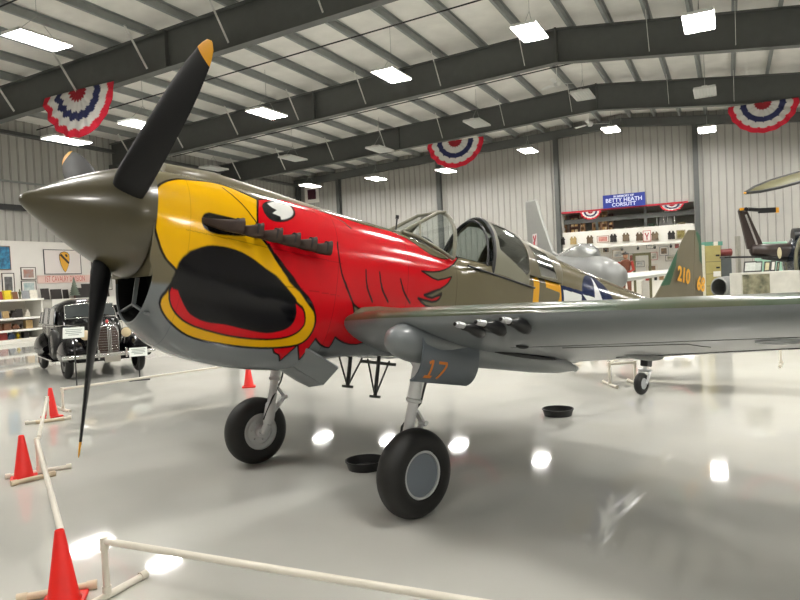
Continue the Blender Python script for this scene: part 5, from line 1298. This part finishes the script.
# bumper
m=MB(); bp=[]
for k in range(15):
    x=-1+2*k/14; bp.append((x*.95,.80-.16*abs(x)**2.4,.50))
m2=[]
for (x,y,z) in bp: m2.append([(x,y,z-.042),(x,y+.022,z-.024),(x,y+.028,z),(x,y+.022,z+.024),(x,y,z+.042),(x,y-.01,z)])
m.loft(m2); m.build('front_bumper',M_chr,parent=CAR,smooth=60)
for s in(-1,1):
    m=MB(); m.bar((s*.35,.40,.44),(s*.35,.79,.50),.05,.03); m.build('bumper_bracket',M_chr,parent=CAR)
    m=MB(); m.box((s*.28,.83,.52),(.04,.05,.2)); m.build('overrider',M_chr,parent=CAR,bevel=.01)
m=MB(); m.box((0,.82,.40),(.32,.01,.12)); m.build('front_plate',mat('plate_grey',(150,146,136),rough=.5),parent=CAR)
m=MB(); m.box((0,-1.6,.36),(1.1,3.2,.10)); m.build('chassis',M_dark,parent=CAR)
# information cards by the car
def stand_sign(px,py,hgt,wd,ht,label):
    p=at_z(px,py); o=thing('information_stand',label,'sign stand',T(p.x,p.y,0)@Rz(rad(20)),'information stands by the car')
    m=MB(); m.box((0,0,.012),(.42,.26,.024)); m.build('base',M_gun,parent=o,bevel=.005)
    m=MB(); m.tube([(0,0,.02),(0,0,hgt)],.014,8); m.build('pole',M_gun,parent=o)
    m=MB(); m.box((0,0,0),(wd,.015,ht)); b=m.build('card',mat('card_white',(222,226,220),rough=.4),parent=o); b.matrix_local=T(0,-.01,hgt+ht*.3)@Rx(rad(-30))
    m=MB(); 
    for i in range(4): m.box((0,-.010,ht*(.28-.17*i)),(wd*(.8,.7,.76,.5)[i],.004,.012))
    m.build('printed_lines',mat('ink_grey',(120,130,126),rough=.6),parent=b)
stand_sign(77,387,1.05,.40,.24,'black stand with a white card in front of the left side of the car')
stand_sign(140,380,.55,.36,.20,'low stand with a white card by the right end of the bumper')

# ================================================================ silver aircraft behind
M_sil=mat('bare_silver',(142,143,142),rough=.42,metal=.4,noise=.10,nscale=2)
JA=Vector((-.07,1,0)).normalized()     # nose (near) to tail (far)
J0=Vector((5.3,16.2,0))
yaw=math.atan2(JA.y,JA.x)-PI/2
JM=T(*J0)@Rz(yaw)
JET=thing('silver_aircraft','bare silver aircraft with a tall swept fin standing behind the fighter','aircraft',JM)
def jr(y,w,z0,z1,n=36): return ring(y,w,z0,z1,2.1,2.1,n=n)
m=MB(); m.loft([jr(.02,.10,1.62,1.82),jr(.12,.30,1.40,2.02),jr(.45,.34,1.35,2.12),jr(1.0,.40,1.25,2.24),jr(2.0,.44,1.2,2.34),jr(3.2,.44,1.2,2.40),jr(4.5,.40,1.3,2.40),jr(6.0,.40,1.45,2.34),jr(7.4,.22,1.75,2.22),jr(8.2,.08,1.95,2.16)]); m.build('fuselage',M_sil,parent=JET,smooth=60,label='silver fuselage')
m=MB(); m.loft([jr(1.3,.05,2.3,2.40),jr(1.5,.16,2.1,2.48),jr(1.9,.22,2.1,2.62),jr(2.4,.24,2.1,2.66),jr(3.0,.22,2.1,2.62),jr(3.8,.14,2.2,2.54),jr(4.6,.05,2.3,2.46)]); m.build('canopy',mat('canopy_grey',(160,162,160),rough=.25,metal=.3,coat=.5),parent=JET,smooth=60)
# fin: LE sweeps back from the spine
fo=[(4.2,2.36),(5.1,2.56),(6.1,3.6),(6.8,4.42),(8.05,4.5),(8.10,4.35),(8.0,3.4),(8.1,2.1),(7,2.1)]
m=MB(); m.prism([(a,b) for a,b in fo],T(-.05,0,0)@Matrix(((0,0,1,0),(1,0,0,0),(0,1,0,0),(0,0,0,1))),.10); m.build('fin',mat('fin_grey',(146,147,143),rough=.4,metal=.2,noise=.08),parent=JET,bevel=.03)
m=MB(); m.box((-.062,6.95,3.05),(.008,.55,.42)); eb=m.build('fin_emblem',mat('emblem_white',(220,212,210),rough=.5),parent=JET)
m=MB(); m.bar((-.070,6.95,3.0),(-.070,6.95,2.88),.006,.10); 
for s in(-1,1): m.bar((-.070,6.95,3.0),(-.070,6.95+s*.16,3.20),.006,.09,up=(0,1,0))
m.build('emblem_mark',mat('emblem_red',(176,36,56),rough=.5),parent=eb)
for s in(-1,1):
    m=MB(); R_=[]
    for x,l,t,z,h in ((.45,1.4,3.8,1.62,.14),(1.6,1.8,3.6,1.68,.11),(2.9,2.2,3.4,1.76,.07)):
        R_.append([(s*x,(l+t)/2-(t-l)/2*math.cos(a),z+h*math.sin(a)) for a in [2*PI*k/24 for k in range(24)]])
    m.loft(R_); m.build('wing',mat('wing_pale',(206,206,202),rough=.4),parent=JET,smooth=50)
    m=MB(); m.loft([[(s*x,(l+t)/2-(t-l)/2*math.cos(a),2.1+.03*math.sin(a)) for a in [2*PI*k/16 for k in range(16)]] for x,l,t in ((.1,7.0,8.1),(1.3,7.5,8.1))]); m.build('tailplane',M_sil,parent=JET,smooth=50)
    m=MB(); m.tube([(s*1.1,3.1,1.35),(s*1.1,3.1,.3)],.05,10); m.build('gear_leg',M_alu,parent=JET)
    m=MB(); m.lathe([(.30-.09+.09*math.cos(a),.08*math.sin(a)) for a in [2*PI*k/16 for k in range(17)]],T(s*1.1,3.1,.30)@Ry(PI/2),28,capend=False); m.lathe([(.2,-.05),(0,-.05),(0,.05),(.2,.05)],T(s*1.1,3.1,.30)@Ry(PI/2),24,capend=False); m.build('main_tyre',M_rub,parent=JET,smooth=60)
m=MB(); m.tube([(0,.7,1.2),(0,.75,.22)],.045,10); m.build('nose_leg',M_alu,parent=JET)
m=MB(); m.lathe([(.22-.06+.06*math.cos(a),.06*math.sin(a)) for a in [2*PI*k/16 for k in range(17)]],T(0,.75,.22)@Ry(PI/2),24,capend=False); m.lathe([(.15,-.04),(0,-.04),(0,.04),(.15,.04)],T(0,.75,.22)@Ry(PI/2),20,capend=False); m.build('nose_tyre',M_rub,parent=JET,smooth=60)

# ================================================================ right side: helicopter, lockers, displays
M_hel=mat('helicopter_brown',(58,46,42),rough=.35,noise=.25,nscale=5,coat=.3)
HY=17.0
def at_y(px,py,Y):
    v=view_dir(px,py); k=Y/v.y; q=v*k; return Vector((q.x,Y,q.z+CAM_H))
h0=at_y(750,249,HY); hb=Vector((h0.x,HY,0))
HEL=thing('helicopter','dark brown helicopter at the right edge with its tail boom and tail rotor in view','helicopter',T(*hb))
def hl(px,py,Y=HY): return at_y(px,py,Y)-hb
m=MB(); a=hl(752,250); b=a+Vector((3.0,-.2,-.18)); 
m.tube([a+Vector((-.05,0,0)),a,(a+b)/2,b],[.07,.15,.20,.30],20); m.build('tail_boom',M_hel,parent=HEL,smooth=60)
m=MB(); c=hl(765,263); m.tube([a+Vector((.25,0,-.20)),a+Vector((1.2,-.05,-.30)),b+Vector((0,0,-.42))],[.05,.12,.20],16); m.build('lower_fairing',mat('helicopter_black',(30,27,27),rough=.4),parent=HEL,smooth=60)
ft=hl(742,211); m=MB()
f0=[a+Vector((-.12,0,.02)),a+Vector((.30,0,.05)),ft+Vector((.12,0,0)),ft+Vector((-.10,0,.02))]
n_=Vector((0,.05,0)); m.add([q-n_ for q in f0]+[q+n_ for q in f0],[(0,1,2,3),(7,6,5,4),(0,4,5,1),(1,5,6,2),(2,6,7,3),(3,7,4,0)]); m.build('tail_fin',M_hel,parent=HEL,bevel=.02)
m=MB(); m.bar(a+Vector((.10,-.07,.1)),ft+Vector((.05,-.07,-.1)),.02,.05); m.build('fin_edge',M_chr,parent=HEL)
m=MB(); m.tube([ft+Vector((-.02,-.25,.02)),ft+Vector((-.02,.05,.02))],.05,12); m.tube([ft+Vector((.05,-.2,.02)),ft+Vector((.32,-.2,-.01))],.05,10); m.build('tail_rotor_hub',M_gun,parent=HEL,smooth=50)
m=MB(); m.box(ft+Vector((.52,-.2,-.03)),(.44,.05,.13)); m.build('tail_rotor_blade',M_gun,parent=HEL,bevel=.01)
m=MB(); m.box(ft+Vector((.775,-.2,-.035)),(.07,.052,.132)); m.build('tail_rotor_tip',M_yel,parent=HEL)
m=MB(); m.box(ft+Vector((-.1,-.2,.03)),(.10,.05,.06)); m.build('tail_rotor_tip',M_yel,parent=HEL)
m=MB(); q=hl(722,257.5); m.bar(q,hl(766,257),.28,.045); m.build('stabiliser',M_gun,parent=HEL,bevel=.01)
m=MB(); m.ball(hl(814,262,16.6),(.52,1.1,.85)); m.build('cabin_shell',mat('helicopter_blue_black',(34,42,54),rough=.2,coat=.5),parent=HEL,smooth=60)
cc=hl(814,262,16.6); m=MB(); m.tube([cc+Vector((-.535*math.cos(a),-.15-.0,.88*math.sin(a))) for a in [PI*k/20-PI/2 for k in range(21)]],.05,8); m.build('door_frame',mat('frame_khaki',(110,108,88),rough=.5),parent=HEL,smooth=60)
m=MB(); m.tube([hl(797,236,16.8)+Vector((-.05,.1,0)),hl(797,236,16.8)+Vector((.3,0,.0))],.20,16); m.build('engine_exhaust',M_gun,parent=HEL,smooth=50)
m=MB(); m.ball(hl(779.5,253,16.4),(.05,.04,.14)); m.build('oval_marker',mat('marker_cream',(206,196,160),rough=.5),parent=HEL,smooth=60)
for s in(-1,1): m=MB(); m.tube([Vector((1.2,s*.7,.04)),Vector((4.4,s*.7,.04))],.04,10); m.tube([Vector((2.4,s*.7,.04)),Vector((2.4,s*.35,1.2))],.035,8); m.build('skid',M_hel,parent=HEL,smooth=50)
mast=Vector((3.4,-.1,0)); m=MB(); m.tube([mast+Vector((0,0,2.3)),mast+Vector((0,0,4.6))],.08,12); m.build('rotor_mast',M_gun,parent=HEL)
bt=hl(745,193,15.4); br=hl(801,181,15.4); dr=(mast+Vector((0,0,3.9))-bt)
root=mast+Vector((0,0,4.5))
d_=(root-bt); L_=d_.length; d_.normalize(); wv=d_.cross(Vector((0,0,1))).normalized()
wv=(wv+Vector((0,0,-.75))).normalized()
R_=[]
for f,w,t in ((0,.02,.01),(.02,.12,.02),(.08,.22,.03),(.2,.34,.045),(.6,.38,.05),(1,.30,.05)):
    c=bt+d_*L_*f; nn=d_.cross(wv).normalized(); R_.append([c+wv*w/2*math.cos(a)+nn*t*math.sin(a) for a in [2*PI*k/16 for k in range(16)]])
m=MB(); m.loft(R_); rb=m.build('main_rotor_blade',mat('rotor_olive',(104,100,64),rough=.45,noise=.1),parent=HEL,smooth=40)
m=MB(); nn=d_.cross(wv).normalized(); m.tube([bt+d_*.02,bt+d_*L_*.08-wv*.10,bt+d_*L_*.2-wv*.16,bt+d_*L_*.6-wv*.185,bt+d_*L_-wv*.15],.042,8); m.build('leading_edge',M_gun,parent=rb,smooth=50)
m=MB(); m.tube([bt+d_*.02,bt+d_*L_*.08+wv*.10,bt+d_*L_*.2+wv*.16,bt+d_*L_*.6+wv*.185,bt+d_*L_+wv*.15],.035,8); m.build('trailing_edge',M_gun,parent=rb,smooth=50)
m=MB(); m.ball(bt,(.035,.03,.025)); m.build('blade_tip',M_yel,parent=rb,smooth=60)
# lockers and displays
def tallbox(px0,px1,pyt,Y,dp,c,name,label,cat,group=None,handles=0,rough=.5):
    a=at_y(px0,pyt,Y); b=at_y(px1,pyt,Y); w=b.x-a.x; h=a.z
    o=thing(name,label,cat,T((a.x+b.x)/2,Y+dp/2,0),group)
    m=MB(); m.box((0,0,h/2),(w,dp,h)); m.build('body',mat('body_%d_%d_%d'%c,c,rough=rough,noise=.2,nscale=4),parent=o,bevel=.01)
    for i in range(handles):
        z=h-.3-i*.36; m=MB(); m.box((w*.28,-dp/2-.01,z),(.10,.03,.05)); m.build('latch',M_gun,parent=o)
        m=MB(); m.box((0,-dp/2-.004,z-.18),(w*.96,.008,.012)); m.build('drawer_gap',M_joint,parent=o)
    return o,w,h
lk,w,h=tallbox(705,720.5,246,20,.6,(176,164,104),'tall_locker','tall tan locker with dark latches just right of the tail fin','locker',handles=6)
m=MB(); m.box((.1,-.305,h-.85),(.22,.01,.16)); m.build('paper_label',M_white,parent=lk)
_,w1,h1=tallbox(701.8,704.6,245,20,.25,(226,222,204),'white_post','narrow white post between the tail fin and the tan locker','post')
for px,c,lb,ww in ((707,(96,156,140),'turquoise box on the tan locker, left one',.26),(713,(226,226,220),'white box on the tan locker, middle one',.16),(718,(90,150,134),'turquoise box on the tan locker, right one',.14)):
    q=at_y(px,246,20.3); m=MB(); m.box((0,0,.06),(ww,.3,.12)); tag(m.build('small_carton',mat('carton_%d'%c[0],c,rough=.5),M=T(q.x,20.3,h+.002)),lb,'box','cartons on the tan locker')
tb,w2,h2=tallbox(721,731.5,257,20.4,.5,(82,88,90),'steel_cabinet','dark blue-grey mottled cabinet right of the tan locker','cabinet')
q=at_y(729.5,247,20.4); m=MB(); m.tube([(-.2,0,.12),(.2,0,.12)],.11,20); m.tube([(-.205,0,.12),(-.17,0,.12)],.12,20); m.tube([(.17,0,.12),(.205,0,.12)],.12,20)
tag(m.build('red_drum',mat('drum_red',(120,44,42),rough=.4,noise=.2,nscale=5),M=T(q.x-.05,20.65,h2+.012),smooth=50),'dull red drum lying on the dark cabinet','drum')
tallbox(737,740.5,236,19,.14,(150,148,138),'grey_post','thin grey-beige upright post left of the helicopter tail','post')
# round engine cowl with dark opening
q=at_y(727,286,16); eng=thing('jet_engine','silver round engine with a dark opening on a stand below the red drum','engine',T(q.x,16,0)@Rz(.5))
MX=T(0,0,q.z-.02)@Ry(PI/2)
m=MB(); m.lathe([(.20,-.3),(.24,-.28),(.26,0),(.25,.22),(.20,.30)],MX,32,capend=False); m.build('casing',M_sil,parent=eng,smooth=50)
m=MB(); m.lathe([(0,.24),(.19,.29)],MX,32,capend=False); m.build('dark_opening',M_dark,parent=eng)
m=MB(); m.box((0,0,(q.z-.26)/2),(.5,.4,q.z-.26)); m.build('stand',M_gun,parent=eng)
# display case and cards
dc,w,h=tallbox(741,800,273,14.2,.5,(206,204,194),'display_cabinet','off-white display cabinet behind the outer wing','display case')
m=MB(); m.box((-w/2+w*.25,-.256,h-.25),(w*.46,.01,.42)); m.build('camouflage_photo',mat('camo_photo',(150,146,120),rough=.5,noise=1,nscale=7,rgb2=(66,68,50)),parent=dc)
for i,(px,w_,h_,c,lb) in enumerate([(750,.27,.24,(206,210,204),'pale printed card leaning on the display cabinet, largest one'),(757.8,.18,.23,(190,196,190),'pale printed card beside the largest card'),(767,.13,.22,(206,198,158),'cream narrow card below the oval marker'),(773,.11,.23,(216,214,206),'white narrow card right of the cream card'),(778,.06,.2,(196,188,150),'thin tan card at the end of the row')]):
    q=at_y(px,272,14.3); m=MB(); m.prism([(-w_/2,0),(w_/2,0),(w_/2+.05,h_),(-w_/2+.05,h_)],Rx(PI/2-.2),.01); 
    m.prism([(-w_/2+.03,.03),(w_/2-.02,.03),(w_/2+.02,h_-.03),(-w_/2+.07,h_-.03)],Rx(PI/2-.2)@T(0,0,.0102),.002,mi=1)
    tag(m.build('printed_card',[mat('cardedge',(60,60,58),rough=.5),mat('cardface_%d'%i,c,rough=.5,noise=.2,nscale=18)],M=T(q.x,14.32,h+.003)),lb,'card','printed cards on the display cabinet')
q=at_y(789,276,14.2)
# turquoise edged case further back
q0=at_y(765,242,21); w3=at_y(790,242,21).x-q0.x; m=MB(); m.box((0,0,q0.z/2),(w3,.5,q0.z)); tag(m.build('glass_top_case',mat('case_turquoise',(150,190,170),rough=.3),M=T(q0.x+w3/2,21.4,0),bevel=.02),'tall pale turquoise case seen above the helicopter tail boom','case')
